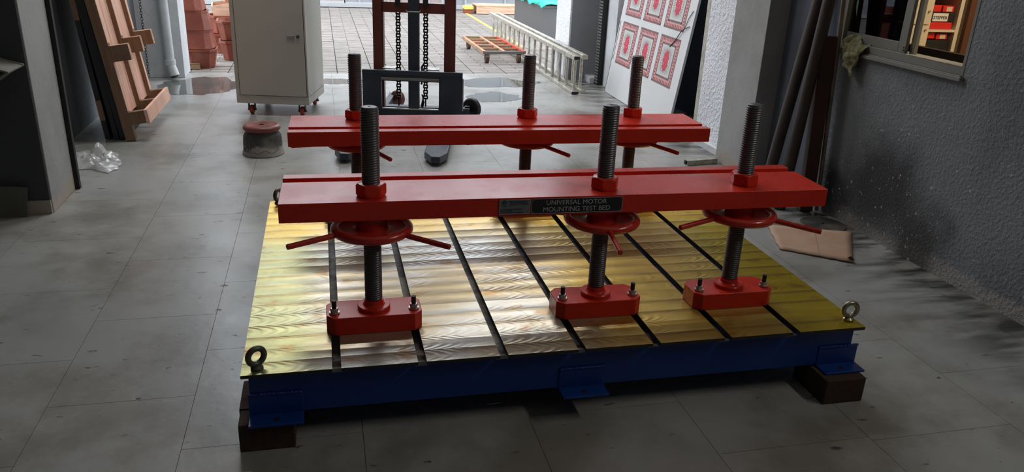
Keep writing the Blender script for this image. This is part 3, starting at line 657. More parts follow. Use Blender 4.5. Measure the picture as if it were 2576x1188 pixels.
LC = [((1.125, .265, .25), 'middle front screw column beside the black nameplate', (25, 145, 263)),
      ((1.625, .265, .25), 'right front screw column nearest the cardboard sheet', (78, 199, 318)),
      ((.375, 1.31, .25), 'left rear screw column just behind the tall front left rod', (60, 180, 297)),
      ((1.125, 1.31, .25), 'middle rear screw column in front of the ladder', (60, 180, 299)),
      ((1.625, 1.31, .25), 'right rear screw column in front of the flower board', (60, 180, 300))]
cols = [dup(col, l, 0, lab) for l, lab, _ in LC]
handles(col, (83, 203, 323))
for c, (_, _, an) in zip(cols, LC): handles(c, an)
for c, a in zip([col] + cols, (.05, .02, .25, .1, .0, .05)):
    for h in c.children:
        if h.name.startswith('hex_nut'): h.rotation_euler = (0, 0, a)
        

# ------------------------------------------------------------------ clamp beams
def beam(loc, rz, label, flip):
    t_ = thing('clamp_beam', label, 'beam', loc, rz, 'red clamp beams across the bed')
    L_ = 1.79; H = .06
    ys = [(0, .213), (.213, .255), (.255, .30)] if not flip else [(.30 - .213, .30), (.045, .087), (0, .045)]
    B().box(0, L_, *ys[0], 0, H).ob('main_bar', 'red', t_, bevel=.0015)
    B().box(0, L_, ys[1][0] - .0005, ys[1][1] + .0005, 0, H - .030).ob('groove_floor', 'red', t_)
    B().box(0, L_, *ys[2], 0, H).ob('edge_strip', 'red', t_, bevel=.0015)
    return t_
bf = beam((.1025, .2055, .630), -.0165, 'near red clamp beam carrying the nameplates', False)
bb_ = beam((.1000, 1.081, .630), -.0180, 'far red clamp beam without nameplates', True)
# nameplates (in the beam's own frame, front face is y = 0)
FX = Matrix.Rotation(PI / 2, 4, 'X')
def plate(x0, x1, z0, z1, m, rim):
    p = box('name_plate', m, x0, x1, -.0022, 0, z0, z1, bf)
    for q in ((x0, x1, z0, z0 + .0012), (x0, x1, z1 - .0012, z1), (x0, x0 + .0012, z0, z1), (x1 - .0012, x1, z0, z1)):
        box('plate_rim', rim, q[0], q[1], -.0028, -.0022, q[2], q[3], p)
    return p
p1 = plate(.760, 1.058, .0065, .0555, 'plateblack', 'etch'); p1['label'] = 'black nameplate engraved UNIVERSAL MOTOR MOUNTING TEST BED'
text('lettering', 'UNIVERSAL MOTOR', .0215, 'etch', p1, Matrix.Translation((.808, -.0023, .0350)) @ FX, width=.198)
text('lettering', 'MOUNTING TEST BED', .0215, 'etch', p1, Matrix.Translation((.799, -.0023, .0125)) @ FX, width=.219)
for x, z in ((.766, .011), (.766, .051), (1.052, .011), (1.052, .051), (.857, .033), (.975, .033)): B().cyl((x, -.0034, z), (x, -.002, z), .0014, 8).ob('rivet', 'zinc', p1)
p2 = plate(.658, .756, .0075, .0550, 'platesilver', 'etch'); p2['label'] = 'small silver maker plate with dark print'
text('lettering', 'TECHNOMECH', .0095, 'ink', p2, Matrix.Translation((.689, -.0023, .0435)) @ FX, width=.058, bold=.0002)
B().box(.689, .747, -.0026, -.0022, .0410, .0418).box(.690, .699, -.0026, -.0022, .0372, .0388).box(.701, .712, -.0026, -.0022, .0372, .0388).box(.715, .722, -.0026, -.0022, .0374, .0386).box(.724, .746, -.0026, -.0022, .0372, .0388).ob('print_line', 'ink', p2)
B().torus(.0055, .0014, 24, 6, Matrix.Translation((.674, -.0023, .0465)) @ FX).ob('round_emblem', 'ink', p2)
text('emblem_letter', 'T', .0075, 'ink', p2, Matrix.Translation((.6722, -.0023, .0438)) @ FX, width=.0042, bold=.0003)
B().box(.667, .682, -.0026, -.0022, .0335, .0358).ob('print_line', 'ink', p2)
for z, segs in ((.0225, ((.662, .664), (.666, .701), (.703, .730))), (.0170, ((.661, .669), (.671, .700))), (.0112, ((.661, .668), (.670, .698), (.700, .706), (.708, .735)))):
    b_ = B()
    for a, c in segs: b_.box(a, c, -.0026, -.0022, z, z + .0026)
    b_.ob('print_line', 'ink', p2)
for x in (.661, .753): B().cyl((x, -.0034, .031), (x, -.002, .031), .0013, 8).ob('rivet', 'zinc', p2)

# ------------------------------------------------------------------ grey cabinet on castors
ang = math.atan2(4.406 - 4.530, .123 + .439)
cb = thing('control_cabinet', 'tall grey steel cabinet on four orange castors', 'cabinet', (-.439, 4.530, 0), ang)
CW, CD, CH = .575, .56, 1.65
B().box(0, CW, 0, .012, .095, .16).box(0, .03, 0, .012, .16, CH).box(CW - .012, CW, 0, .012, .16, CH).box(.03, CW - .012, 0, .012, CH - .04, CH).box(0, CW, .012, CD, .095, CH).ob('carcass', 'cabinet', cb, bevel=.003)
dr = box('door', 'cabinet', .034, CW - .016, -.004, .010, .163, CH - .045, cb, .003)
B().box(.0305, CW - .0125, .0102, .0118, .160, CH - .041).ob('door_gasket', 'dark', cb)
h_ = B().box(.428, .490, -.0075, -.004, .603, .640).ob('flush_handle', 'zinc', dr, bevel=.003)
B().box(.434, .486, -.0085, -.0074, .612, .636).ob('handle_recess', 'frame', dr)
B().cyl((.515, -.012, .632), (.515, -.004, .632), .012, 18).ob('lock_barrel', 'dark', dr); B().cyl((.515, -.0125, .632), (.515, -.0118, .632), .005, 12).ob('key_slot', 'zinc', dr)
for y, z in ((.06, .18), (.46, .18)): B().cyl((CW, y, z), (CW + .004, y, z), .009, 12).ob('panel_bolt', 'zinc', cb)
B().box(CW, CW + .0015, .02, CD - .015, .16, .162).ob('panel_seam', 'dark', cb)
for x, y in ((.10, .06), (CW - .07, .06), (CW - .07, CD - .06), (.10, CD - .06)):
    c = B().box(x - .035, x + .035, y - .03, y + .03, .090, .095).box(x - .026, x - .022, y - .02, y + .02, .030, .090).box(x + .022, x + .026, y - .02, y + .02, .030, .090).cyl((x - .034, y, .036), (x + .034, y, .036), .007, 8).ob('castor_fork', 'dark', cb)
    B().lathe([(0, -.016), (.028, -.016), (.036, -.010), (.036, .010), (.028, .016), (0, .016)], 24, Matrix.Translation((x, y, .036)) @ Matrix.Rotation(PI / 2, 4, 'Y')).ob('castor_wheel', 'castor', c)

# ------------------------------------------------------------------ clay pot stool
ps = thing('clay_pot', 'upturned fired clay pot with worn red top, used as a stool', 'pot', (-.170, 3.335, 0))
B().lathe([(0, 0), (.130, 0), (.136, .004), (.135, .012), (.129, .028), (.127, .06), (.125, .10), (.122, .125), (.113, .142), (.103, .150), (.100, .156), (.100, .160)], 48).ob('pot_body', 'pot', ps)
B().lathe([(.098, .156), (.108, .159), (.119, .168), (.122, .178), (.119, .189), (.110, .197), (.100, .2), (.095, .197), (.06, .1965), (.022, .198), (.018, .197), (.016, .185), (0, .185)], 48).ob('pot_rim', 'pottop', ps)
B().lathe([(0, .1855), (.0158, .1855)], 20).ob('drain_hole', 'dark', ps)
def onpot(a, z): return Vector((.1295 * math.cos(a), .1295 * math.sin(a), z))
B().tube([onpot(-2.05 + .05 * k, .036 + .010 * math.sin(k * .42 + 2.6)) for k in range(30)], .0011, 5).ob('scratched_wave', 'ink', ps)
def stroke(pts_): return B().tube([onpot(-2.75 + x, .030 + y) for x, y in pts_], .0012, 5)
for nm, ss in (('I', [[(.04, 0), (.05, .03)]]), ('N', [[(.12, 0), (.13, .03), (.22, 0), (.24, .035)]]), ('D', [[(.32, 0), (.33, .035)], [(.32, 0), (.42, .002), (.45, .02), (.42, .034)]]), ('I', [[(.56, -.004), (.56, .036)]])):
    b_ = B()
    for s_ in ss: b_.tube([onpot(-2.75 + x, .030 + y) for x, y in s_], .0012, 5)
    b_.ob('scratched_letter', 'ink', ps)

# ------------------------------------------------------------------ pallet stacker
sk = thing('pallet_stacker', 'navy and rust red pallet stacker with lowered forks behind the far beam', 'pallet stacker', (.913, 4.08, 0), math.atan2(-.208, .978))
cg = B()
cg.box(-.388, .388, 0, .03, .395, .427).ob('carriage_top_bar', 'stackerblue', sk, bevel=.004)
B().box(-.388, -.240, .004, .026, .06, .395).box(.205, .388, .004, .026, .06, .395).box(-.030, .050, .004, .026, .06, .395).box(-.240, -.030, .004, .026, .345, .395).box(.050, .205, .004, .026, .345, .395).box(-.240, -.030, .004, .026, .06, .135).box(.050, .205, .004, .026, .06, .130).ob('carriage_plate', 'stackerblue', sk)
B().box(-.240, .205, -.004, .004, .353, .372).ob('carriage_rail', 'frame', sk)
B().box(-.235, .20, -.012, .01, .128, .137).ob('window_sill_bar', 'zinc', sk)
B().box(.388, .396, .0, .05, .13, .38).ob('side_strip', 'zinc', sk)
for ux_ in (-.335, .26):
    # tapered fork: heel against the carriage, chamfered toe
    a = .078
    B().prism([(ux_ - a, .0), (ux_ + a, .0), (ux_ + a, -1.02), (ux_ + a - .045, -1.14), (ux_ - a + .055, -1.14), (ux_ - a, -1.02)][::-1], .018, .068).ob('fork', 'stackerblue', sk, bevel=.008)
    B().cyl((ux_ - .03, -1.0, .022), (ux_ + .03, -1.0, .022), .021, 14).ob('fork_roller', 'dark', sk)
for x0, x1 in ((-.313, -.246), (.236, .309)):
    B().box(x0, x1, .10, .20, .02, 2.0).ob('mast_post', 'stackerred', sk, bevel=.004)
    sx = x1 if x0 < 0 else x0 - .012
    B().box(x1 if x0 < 0 else x1, (x1 if x0 < 0 else x1) + .012, .11, .19, .02, 2.0).ob('mast_channel', 'stackerred', sk)
B().box(-.246, .236, .11, .15, .850, .925).ob('mast_cross_bar', 'stackerred', sk); B().box(-.246, .236, .11, .15, 1.9, 1.99).ob('mast_cross_bar', 'stackerred', sk)
B().box(-.043, .043, .10, .16, .03, 1.96).ob('lift_cylinder', 'stackerblue', sk, bevel=.006)
B().tube([(-.055, .095, .868), (-.05, .08, .862), (.045, .08, .862), (.052, .095, .868)], .005, 8).ob('chain_tie', 'zinc', sk)
for cx in (-.120, .092):
    b_ = B(); z = .205; k = 0
    while z < 1.9:
        wv = .014 if k % 2 == 0 else .0095
        for s_ in (-1, 1): b_.box(cx + s_ * wv - .005, cx + s_ * wv + .005, .112, .128, z - .014, z + .014)
        b_.box(cx - .015, cx + .015, .115, .125, z - .017, z - .005)
        z += .0215; k += 1
    b_.ob('lift_chain', 'chain', sk)
    B().cyl((cx, .12, .13), (cx, .12, .20), .006, 8).ob('chain_anchor', 'dark', sk)
    B().box(cx - .02, cx + .02, .09, .11, .90, .965).ob('chain_pulley_bracket', 'dark', sk)
for cx, sg in ((.455, 1), (-.2, -1)):
    if cx > 0:
        B().lathe([(0, -.025), (.075, -.025), (.085, -.018), (.085, .018), (.075, .025), (0, .025)], 28, Matrix.Translation((cx, .33, .085)) @ Matrix.Rotation(.9, 4, 'Z') @ Matrix.Rotation(PI / 2, 4, 'Y')).ob('support_wheel', 'dark', sk)
    else:
        B().lathe([(0, -.025), (.06, -.025), (.07, -.018), (.07, .018), (.06, .025), (0, .025)], 28, Matrix.Translation((cx, .70, .07)) @ Matrix.Rotation(.9, 4, 'Z') @ Matrix.Rotation(PI / 2, 4, 'Y')).ob('support_wheel', 'stackerred', sk)
B().box(.40, .44, .2, .42, .06, .11).box(-.28, -.23, .2, .8, .05, .10).box(.24, .29, .2, .8, .05, .10).box(-.28, .44, .18, .26, .05, .11).ob('base_frame', 'stackerblue', sk)
B().tube([(.058, .14, .30), (.062, .15, .36), (.06, .16, .44), (.075, .15, .46)], .008, 8).tube([(.06, .15, .12), (.07, .15, .16), (.066, .15, .22)], .012, 8).ob('hydraulic_hose', 'dark', sk)
for ux_ in (-.19, .15): B().box(ux_ - .05, ux_ + .05, .06, .18, .425, .433).ob('chain_shelf', 'zinc', sk)

# ------------------------------------------------------------------ flower-print board leaning on the right
P0 = Vector((2.994, 5.453, 0)); e_ = Vector((-.0214, -.99977, 0)); u_ = Vector((.14, -.003, 1)).normalized(); n_ = e_.cross(u_).normalized()
u_ = n_.cross(e_).normalized()
TB = Matrix((( e_.x, u_.x, n_.x, P0.x), (e_.y, u_.y, n_.y, P0.y), (e_.z, u_.z, n_.z, P0.z + .003), (0, 0, 0, 1)))
if n_.x > 0: TB = Matrix(((e_.x, u_.x, -n_.x, P0.x), (e_.y, u_.y, -n_.y, P0.y), (e_.z, u_.z, -n_.z, P0.z + .003), (0, 0, 0, 1)))
fb = bpy.data.objects.new('printed_board', None); COL.objects.link(fb); fb.matrix_world = TB
tag(fb, 'white board printed with rows of red roses leaning against the right recess', 'board')
B().box(0, 1.64, 0, 2.05, -.02, 0).ob('board_panel', 'board', fb)
B().box(-.004, 0, 0, 2.05, -.022, .002).box(0, 1.64, -.003, 0, -.022, .002).ob('edge_band', 'dark', fb)
cw, chh = .415, .398
def cardparts(parent):
    r = B().box(0, cw, 0, chh, 0, .0012).ob('rose_card', 'pinkprint', parent)
    bw = B(); g_ = .017
    for q in ((0, cw, 0, g_), (0, cw, chh - g_, chh), (0, g_ * .8, 0, chh), (cw - g_ * .8, cw, 0, chh)): bw.box(q[0], q[1], q[2], q[3], .0012, .0015)
    i = .062; j = .055
    for q in ((i, cw - i, j, j + g_), (i, cw - i, chh - j - g_, chh - j), (i, i + g_, j, chh - j), (cw - i - g_, cw - i, j, chh - j)): bw.box(q[0], q[1], q[2], q[3], .0018, .0022)
    bw.ob('brown_border', 'brownprint', r)
    ds = B()
    for k in range(11):
        x = .04 + k * (cw - .08) / 10
        for y in (.028, chh - .028): ds.box(x - .007, x + .007, y - .012, y + .012, .0012, .0018)
    for k in range(12):
        y = .055 + k * (chh - .11) / 11
        for x in (.034, cw - .034): ds.box(x - .010, x + .010, y - .008, y + .008, .0012, .0018)
    ds.ob('dash_border', 'pinkdash', r)
    B().box(i, cw - i, j, chh - j, .0012, .0018).ob('pale_field', 'creamprint', r)
    ry = B(); cx, cy = cw / 2, chh / 2
    for k in range(44):
        a = 2 * PI * k / 44; c_, s_ = math.cos(a), math.sin(a)
        r1 = min((cw / 2 - i - .012) / max(abs(c_), 1e-3), (chh / 2 - j - .012) / max(abs(s_), 1e-3)) * (.97 if k % 2 else .9)
        r0 = .07 if k % 2 else .085
        if r1 < r0 + .01: continue
        w_ = .0036
        ry.prism([(cx + r0 * c_ - w_ * s_, cy + r0 * s_ + w_ * c_), (cx + r0 * c_ + w_ * s_, cy + r0 * s_ - w_ * c_), (cx + r1 * c_, cy + r1 * s_)], .0018, .0022)
    ry.ob('ray_lines', 'rayprint', r)
    rs = B(); rnd = random.Random(4)
    pl = [((.058 + .010 * (k % 2) + rnd.uniform(-.004, .004)) * math.cos(2 * PI * k / 18) * .92 + cx, (.082 + .012 * (k % 2) + rnd.uniform(-.004, .004)) * math.sin(2 * PI * k / 18) + cy) for k in range(18)]
    rs.prism(pl, .0022, .0028).ob('rose', 'rose', r)
    pt = B()
    for a, x, y, l in ((.9, -.005, .02, .03), (1.1, .02, -.03, .025), (.7, .0, -.0, .02), (2.0, -.02, -.03, .02)):
        c_, s_ = math.cos(a), math.sin(a); pt.prism([(cx + x - .0025 * s_, cy + y + .0025 * c_), (cx + x + .0025 * s_, cy + y - .0025 * c_), (cx + x + l * c_, cy + y + l * s_)], .0028, .0031)
    pt.ob('petal_highlight', 'creamprint', r)
    return r
proto_card = cardparts(fb); first = True
for vrow in (.310, .768, 1.226, 1.64):
    for uc in (.110, .596, 1.085):
        if first: proto_card.location = (uc, vrow, 0); first = False; continue
        c = proto_card.copy(); COL.objects.link(c); c.location = (uc, vrow, 0)
        for g_ in proto_card.children:
            d = g_.copy(); COL.objects.link(d); d.parent = c
B().tube([(1.315, .63, .004), (1.40, .69, .008), (1.49, .78, .012), (1.60, .825, .006)], .0035, 6).tube([(1.515, .80, .004), (1.55, .88, .006), (1.60, .945, .004)], .0025, 6).ob('loose_cord', 'dark', fb)
B().box(-.0005, .0, .3, .72, .0, .004).box(.03, .036, .33, .70, .0, .003).ob('edge_shade_strip', 'brownprint', fb)  # brown strips paint shade along the board's edge

# aluminium box tube on the floor by the pier
at = thing('aluminium_tube', 'short open-ended aluminium box tube on the floor against the grey pier', 'tube', (2.667, 2.785, 0), .14)
B().box(0, .245, 0, .045, .033, .036).box(0, .245, 0, .045, 0, .003).box(0, .245, 0, .003, .003, .033).box(0, .245, .042, .045, .003, .033).ob('tube_wall', 'alu', at)
B().box(.02, .021, .003, .042, .003, .033).ob('tube_end_shade', 'dark', at)  # dark plate paints the shade inside the open tube
tag(box('wood_offcut', 'putty', 2.83, 2.95, 2.36, 2.45, 0, .085), 'small pale wooden offcut at the foot of the grey pier', 'offcut')

# ------------------------------------------------------------------ leaning pipes in the right corner
def lean(name, p, q, r, m, label, sq=False):
    b_ = B()
    if sq: 
        d = Vector(q) - Vector(p); T = Matrix.Translation(p) @ d.to_track_quat('Z', 'Y').to_matrix().to_4x4(); b_.box(-r, r, -r, r, 0, d.length, T)
    else: b_.cyl(p, q, r, 18)
    o = b_.ob(name, m, bevel=.002 if sq else 0); return tag(o, label, 'pipe', 'pipes leaning in the right corner')
lean('steel_pipe', (2.761, 1.955, .004), (3.032, 2.10, 1.36), .034, 'rustpipe', 'dark round pipe leaning furthest left in the corner')
lean('steel_pipe', (2.835, 1.870, .004), (3.03, 1.946, 2.0), .034, 'rustpipe', 'dark round pipe second from the left in the corner')
lean('square_tube', (2.965, 1.815, .006), (2.998, 1.93, .99), .036, 'rustred', 'short rust red square tube standing in the corner', True)
lean('conduit', (3.047, 1.82, .002), (3.03, 2.0, 2.3), .0125, 'rod', 'thin scuffed pale conduit beside the window frame')

# ------------------------------------------------------------------ floor clutter on the right
ds_ = thing('steel_disc', 'worn black disc lying on the floor by the right wall', 'disc', (2.932, 1.578, 0))
B().lathe([(0, 0), (.123, 0), (.125, .003), (.122, .007), (.010, .008), (.009, .002), (0, .002)], 56).ob('disc_plate', 'rubberdisc', ds_)
B().lathe([(0, .0025), (.0088, .0025)], 16).ob('centre_hole', 'dark', ds_)
cbd = [(2.494, 1.36), (2.468, 1.268), (2.60, 1.165), (2.748, 1.050), (2.90, 1.255), (3.005, 1.425), (2.64, 1.575), (2.52, 1.46)]
b_ = B(); import itertools
cen = Vector((2.74, 1.32, 0))
def cz(x, y): 
    k = max(0, (Vector((x, y, 0)) - Vector((2.6, 1.45, 0))).length - .15); return .003 + .05 * k * k
nu, nv = 12, 8
def quad(a, b, c, d, s, t): return [(a[i] * (1 - s) * (1 - t) + b[i] * s * (1 - t) + c[i] * s * t + d[i] * (1 - s) * t) for i in (0, 1)]
qa, qb, qc, qd = (2.476, 1.262), (2.748, 1.045), (3.008, 1.43), (2.60, 1.60)
for i in range(nu + 1):
    for j in range(nv + 1):
        x, y = quad(qa, qb, qc, qd, i / nu, j / nv)
        if i == 0: x += .004 * math.sin(j * 2.2) + .03 * (1 - j / nv) * 0
        if j == 0: y += .004 * math.sin(i * 3.7)
        b_.v.append((x, y, cz(x, y)))
for i in range(nu):
    for j in range(nv): b_.f.append((i * (nv + 1) + j, (i + 1) * (nv + 1) + j, (i + 1) * (nv + 1) + j + 1, i * (nv + 1) + j + 1))
cs = thing('cardboard_sheet', 'flat creased brown cardboard sheet on the floor by the right wall', 'cardboard')
so = b_.ob('sheet', 'card', cs, ang=180); sm = so.modifiers.new('thick', 'SOLIDIFY'); sm.thickness = .006; sm.offset = 1
pa, pb = quad(qa, qb, qc, qd, .56, 0), quad(qa, qb, qc, qd, .56, .9)
B().tube([(pa[0] + (pb[0] - pa[0]) * k / 8, pa[1] + (pb[1] - pa[1]) * k / 8, cz(pa[0] + (pb[0] - pa[0]) * k / 8, pa[1] + (pb[1] - pa[1]) * k / 8) + .0058) for k in range(9)], .0012, 5).ob('fold_crease', 'pine', cs)
B().add([(2.735, 1.075, .020), (2.765, 1.08, .024), (2.76, 1.045, .016), (2.74, 1.06, .034)], [(0, 1, 3), (1, 2, 3), (2, 0, 3), (0, 2, 1)]).ob('torn_corner', 'rubberdisc', cs)

# ------------------------------------------------------------------ left clutter
# leaning pallet: local frame, t up the lean, o outward, Y depth
lt = math.atan2(.138, .94); ca, sa = math.cos(lt), math.sin(lt)
TP = Matrix(((ca, 0, -sa, -1.036), (0, 1, 0, 3.70), (sa * -0 + sa, 0, ca, 0.0), (0, 0, 0, 1)))
TP = Matrix.Translation((-1.036, 3.70, .012)) @ Matrix.Rotation(-lt, 4, 'Y')
pl = bpy.data.objects.new('wooden_pallet', None); COL.objects.link(pl); pl.matrix_world = TP
tag(pl, 'pinkish wooden pallet standing on end and leaning against the left wall', 'pallet')
ysr = [(0, .05), (.39, .44), (.78, .83)]
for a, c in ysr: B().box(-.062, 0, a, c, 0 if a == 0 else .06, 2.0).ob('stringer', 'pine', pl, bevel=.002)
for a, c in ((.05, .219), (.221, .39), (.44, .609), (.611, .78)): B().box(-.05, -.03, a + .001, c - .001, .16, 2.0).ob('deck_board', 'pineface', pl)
for a, c in ysr:
    B().box(0, .0015, a + .002, c - .002, .2, .53).box(0, .0015, a + .002, c - .002, .66, 2.0).ob('lit_stringer_face', 'pineface', pl)  # brighter plates put the light on this side into the colour
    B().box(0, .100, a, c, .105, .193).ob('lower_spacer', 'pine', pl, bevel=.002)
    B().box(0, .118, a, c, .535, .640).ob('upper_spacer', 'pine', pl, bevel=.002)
    B().box(.118, .1195, a, c, .537, .638).box(.001, .118, a, c, .640, .6415).ob('pale_spacer_face', 'ply', pl)  # paler plates on the spacer's end and top
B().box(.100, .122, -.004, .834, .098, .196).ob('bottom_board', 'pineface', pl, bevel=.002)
for i, (x, y0, y1, m, lab, ln) in enumerate(((-1.245, 3.76, 4.55, 'darkboard', 'leftmost dark board leaning behind the pallet', -.100), (-1.185, 3.75, 4.58, 'darkboard', 'middle dark board leaning behind the pallet', -.124), (-1.142, 3.74, 4.56, 'darkboard', 'dark board leaning right behind the pink pallet', -.148))):
    T = Matrix.Translation((x, 0, .004)) @ Matrix.Rotation(ln, 4, 'Y')
    o = thing('plywood_board', lab, 'board', (0, 0, 0), 0, 'dark boards leaning on the left wall')
    B().box(0, .032, y0, y1, 0, 1.32, T).ob('board_face', m, o)
    if i == 0: [B().box(-.001, .034, y0 - .003, y0, za, zb, T).ob('bare_edge', 'pine', o) for za, zb in ((.13, .27), (.80, 1.1))]
# polythene
b_ = B(); n1, n2 = 34, 30
for i in range(n1 + 1):
    for j in range(n2 + 1):
        s, t_ = i / n1, j / n2
        x = -1.33 + .29 * s + .03 * math.sin(t_ * 5); y = 2.97 + .42 * t_ + .06 * math.sin(s * 4 + t_ * 3) * (1 - t_)
        k = math.sin(PI * min(1, s * 1.02 + .0)) ** .5 * math.sin(PI * t_) ** .6 if 0 < s < 1 and 0 < t_ < 1 else 0
        v = Vector((x * 14, y * 14, .3)); rid = 1 - abs(N.noise(v)) * 2; rid2 = 1 - abs(N.noise(v * 2.3)) * 2
        z = .006 + k * (.012 + .036 * max(0, rid) + .016 * max(0, rid2)) + .065 * math.exp(-((s - .62) ** 2 + (t_ - .72) ** 2) / .012)
        b_.v.append((x + .02 * N.noise(v * 1.5), y + .02 * N.noise(v * 1.3 + Vector((5, 0, 0))), z))
for i in range(n1):
    for j in range(n2): b_.f.append((i * (n2 + 1) + j, (i + 1) * (n2 + 1) + j, (i + 1) * (n2 + 1) + j + 1, i * (n2 + 1) + j + 1))
tag(b_.ob('polythene_sheet', 'polythene', ang=25), 'crumpled clear polythene sheet on the floor behind the left pier', 'plastic sheet')
# downpipe and chain
dp = thing('downpipe', 'pale painted downpipe with angled outlet on the left portal', 'pipe')
B().cyl((-1.185, 6.135, .17), (-1.225, 6.135, 4.0), .042, 20).ob('pipe_run', 'pvc', dp)
B().cyl((-1.186, 6.135, .135), (-1.187, 6.135, .185), .052, 20).ob('socket_collar', 'pvc', dp)
B().cyl((-1.186, 6.135, .15), (-1.15, 6.10, .035), .042, 20, .045).ob('outlet_bend', 'pvc', dp); B().cyl((-1.1505, 6.1005, .0365), (-1.1493, 6.0993, .0345), .040, 20).ob('outlet_bore', 'dark', dp)
b_ = B()
for k in range(58):
    T = Matrix.Translation((-1.39, 6.13, .04 + k * .026)) @ Matrix.Rotation(PI / 2 * (k % 2) + .3, 4, 'Z') @ Matrix.Rotation(PI / 2, 4, 'X') @ Matrix.Diagonal((.62, 1, 1, 1))
    b_.torus(.0165, .0035, 12, 6, T)
b_.cyl((-1.39, 6.13, 1.54), (-1.39, 6.2, 1.56), .006, 8)
tag(b_.ob('hanging_chain', 'rustpipe'), 'steel chain hanging down the left portal beside the downpipe', 'chain')
# leaning grey sheet and shelf on the left pier's dark cheek
gs_ = B().prism([(-1.62, 0), (-1.256, 0), (-1.236, .152), (-1.30, .160), (-1.62, .166)], 0, .012, Matrix.Translation((0, 2.185, 0)) @ Matrix.Rotation(PI / 2 - .06, 4, 'X')).ob('grey_sheet', mat('grey_sheet', (.115, .12, .105), .7, var=.15, scale=14, world=True))
tag(gs_, 'cut grey sheet leaning on the dark left pier', 'sheet')
sh = thing('wall_shelf', 'steel angle shelf fixed to the dark left pier', 'shelf')
TS = Matrix.Translation((-1.158, 0, .765)) @ Matrix.Rotation(.29, 4, 'Y')
B().box(-.6, 0, 2.0, 2.218, -.008, 0, TS).ob('shelf_plate', 'frame', sh); B().box(-.6, .004, 2.192, 2.200, -.004, .006, TS).ob('shelf_lip', 'alu', sh)
B().cyl((-1.195, 2.205, .755), (-1.42, 2.205, .600), .012, 4).ob('shelf_strut', 'frame', sh)

# ------------------------------------------------------------------ window and the office behind it
win = struct(B().box(3.055, 3.17, .985, 1.93, .915, .932).box(3.045, 3.075, .975, 1.98, .908, .926).ob('window_1', 'frame', bevel=.002))
B().box(3.068, 3.16, .985, 1.93, .932, .972).ob('bottom_rail', 'frame', win, bevel=.002)
B().box(3.068, 3.16, .985, 1.004, .972, 2.0).ob('side_frame', 'frame', win, bevel=.002); B().box(3.068, 3.16, 1.905, 1.93, .972, 2.0).ob('side_frame', 'frame', win, bevel=.002)
B().box(3.068, 3.16, .985, 1.93, 1.96, 2.0).ob('top_frame', 'frame', win)
B().box(3.085, 3.105, 1.415, 1.468, .972, 1.96).ob('sash_stile', 'frame', win, bevel=.002); B().box(3.108, 3.13, 1.378, 1.408, .972, 1.96).ob('sash_stile', 'frame', win, bevel=.002)
B().box(3.085, 3.105, 1.468, 1.905, .972, 1.022).ob('sash_rail', 'frame', win, bevel=.002)
B().box(3.093, 3.097, 1.468, 1.905, 1.022, 1.96).ob('pane', 'glass', win)
for y, z in ((1.425, .985), (1.425, .998), (1.395, .985), (1.395, .998)): B().cyl((3.083 if y > 1.41 else 3.106, y, z), (3.0855 if y > 1.41 else 3.109, y, z), .004, 8).ob('drain_hole', 'dark', win)
B().box(3.066, 3.068, 1.0, 1.36, .972, .974).ob('track', 'alu', win)
offi = plaster('cream_office_wall', (.50, .44, .34), (.46, .40, .31), .0005, 20)
M['offi'] = offi
ow = B().box(3.22, 5.4, 3.0, 3.1, 0, 2.7).box(5.4, 5.5, .2, 3.1, 0, 2.7).box(3.22, 5.4, .1, .2, 0, 2.7)
struct(ow.ob('wall_office', 'offi')); struct(box('floor_office', 'darkbrown', 3.22, 5.4, .2, 3.0, -.02, 0)); struct(box('ceiling_office', 'offi', 3.22, 5.4, .2, 3.0, 2.6, 2.7))
of_l = thing('office_lamp', 'warm ceiling lamp inside the office behind the window', 'lamp', (4.3, 1.0, 2.58))
e_m = bpy.data.materials.new('warm_lamp_glow'); e_m.use_nodes = True
_b = e_m.node_tree.nodes['Principled BSDF']; _b.inputs['Emission Color'].default_value = (1, .78, .5, 1); _b.inputs['Emission Strength'].default_value = 6
B().lathe([(0, 0), (.11, 0), (.12, .02), (0, .02)], 24).ob('lamp_glass', e_m, of_l)
ar = area('office_lamp_light', (4.3, 1.0, 2.55), (0, 0, 0), .4, .4, 45, (1, .80, .55)); ar.parent = None
dk = thing('office_desk', 'dark brown desk behind the window sill', 'desk')
box('desk_front', 'darkbrown', 3.48, 3.52, .3, 2.3, 0, .958, dk); box('desk_top', 'darkbrown', 3.52, 3.80, .3, 2.3, .78, .80, dk)
ck_ = thing('cream_cupboard', 'tall cream laminate cupboard inside the office', 'cupboard')
box('cupboard_body', 'cream', 3.72, 4.022, 2.40, 2.9, .03, 2.1, ck_); box('cupboard_door', 'cream', 3.725, 4.018, 2.385, 2.40, 1.02, 2.09, ck_); box('cupboard_drawer', 'cream', 3.725, 4.018, 2.385, 2.40, .04, 1.012, ck_); box('plinth', 'darkbrown', 3.72, 4.022, 2.40, 2.9, 0, .03, ck_)
for z in (.985, 1.10): B().cyl((3.995, 2.375, z), (3.995, 2.386, z), .006, 10).ob('knob', 'zinc', ck_)
sv = thing('tool_rack', 'open office rack holding red and black tool cases', 'rack')
for x0, x1 in ((4.026, 4.036), (4.235, 4.262)): box('rack_side', 'cream', x0, x1, 2.40, 2.72, 0, 2.0, sv)
for z in (.72, .985, 1.22): box('rack_shelf', 'cream', 4.036, 4.235, 2.40, 2.72, z - .014, z, sv)
box('rack_back', 'darkbrown', 4.036, 4.235, 2.72, 2.73, 0, 2.0, sv)
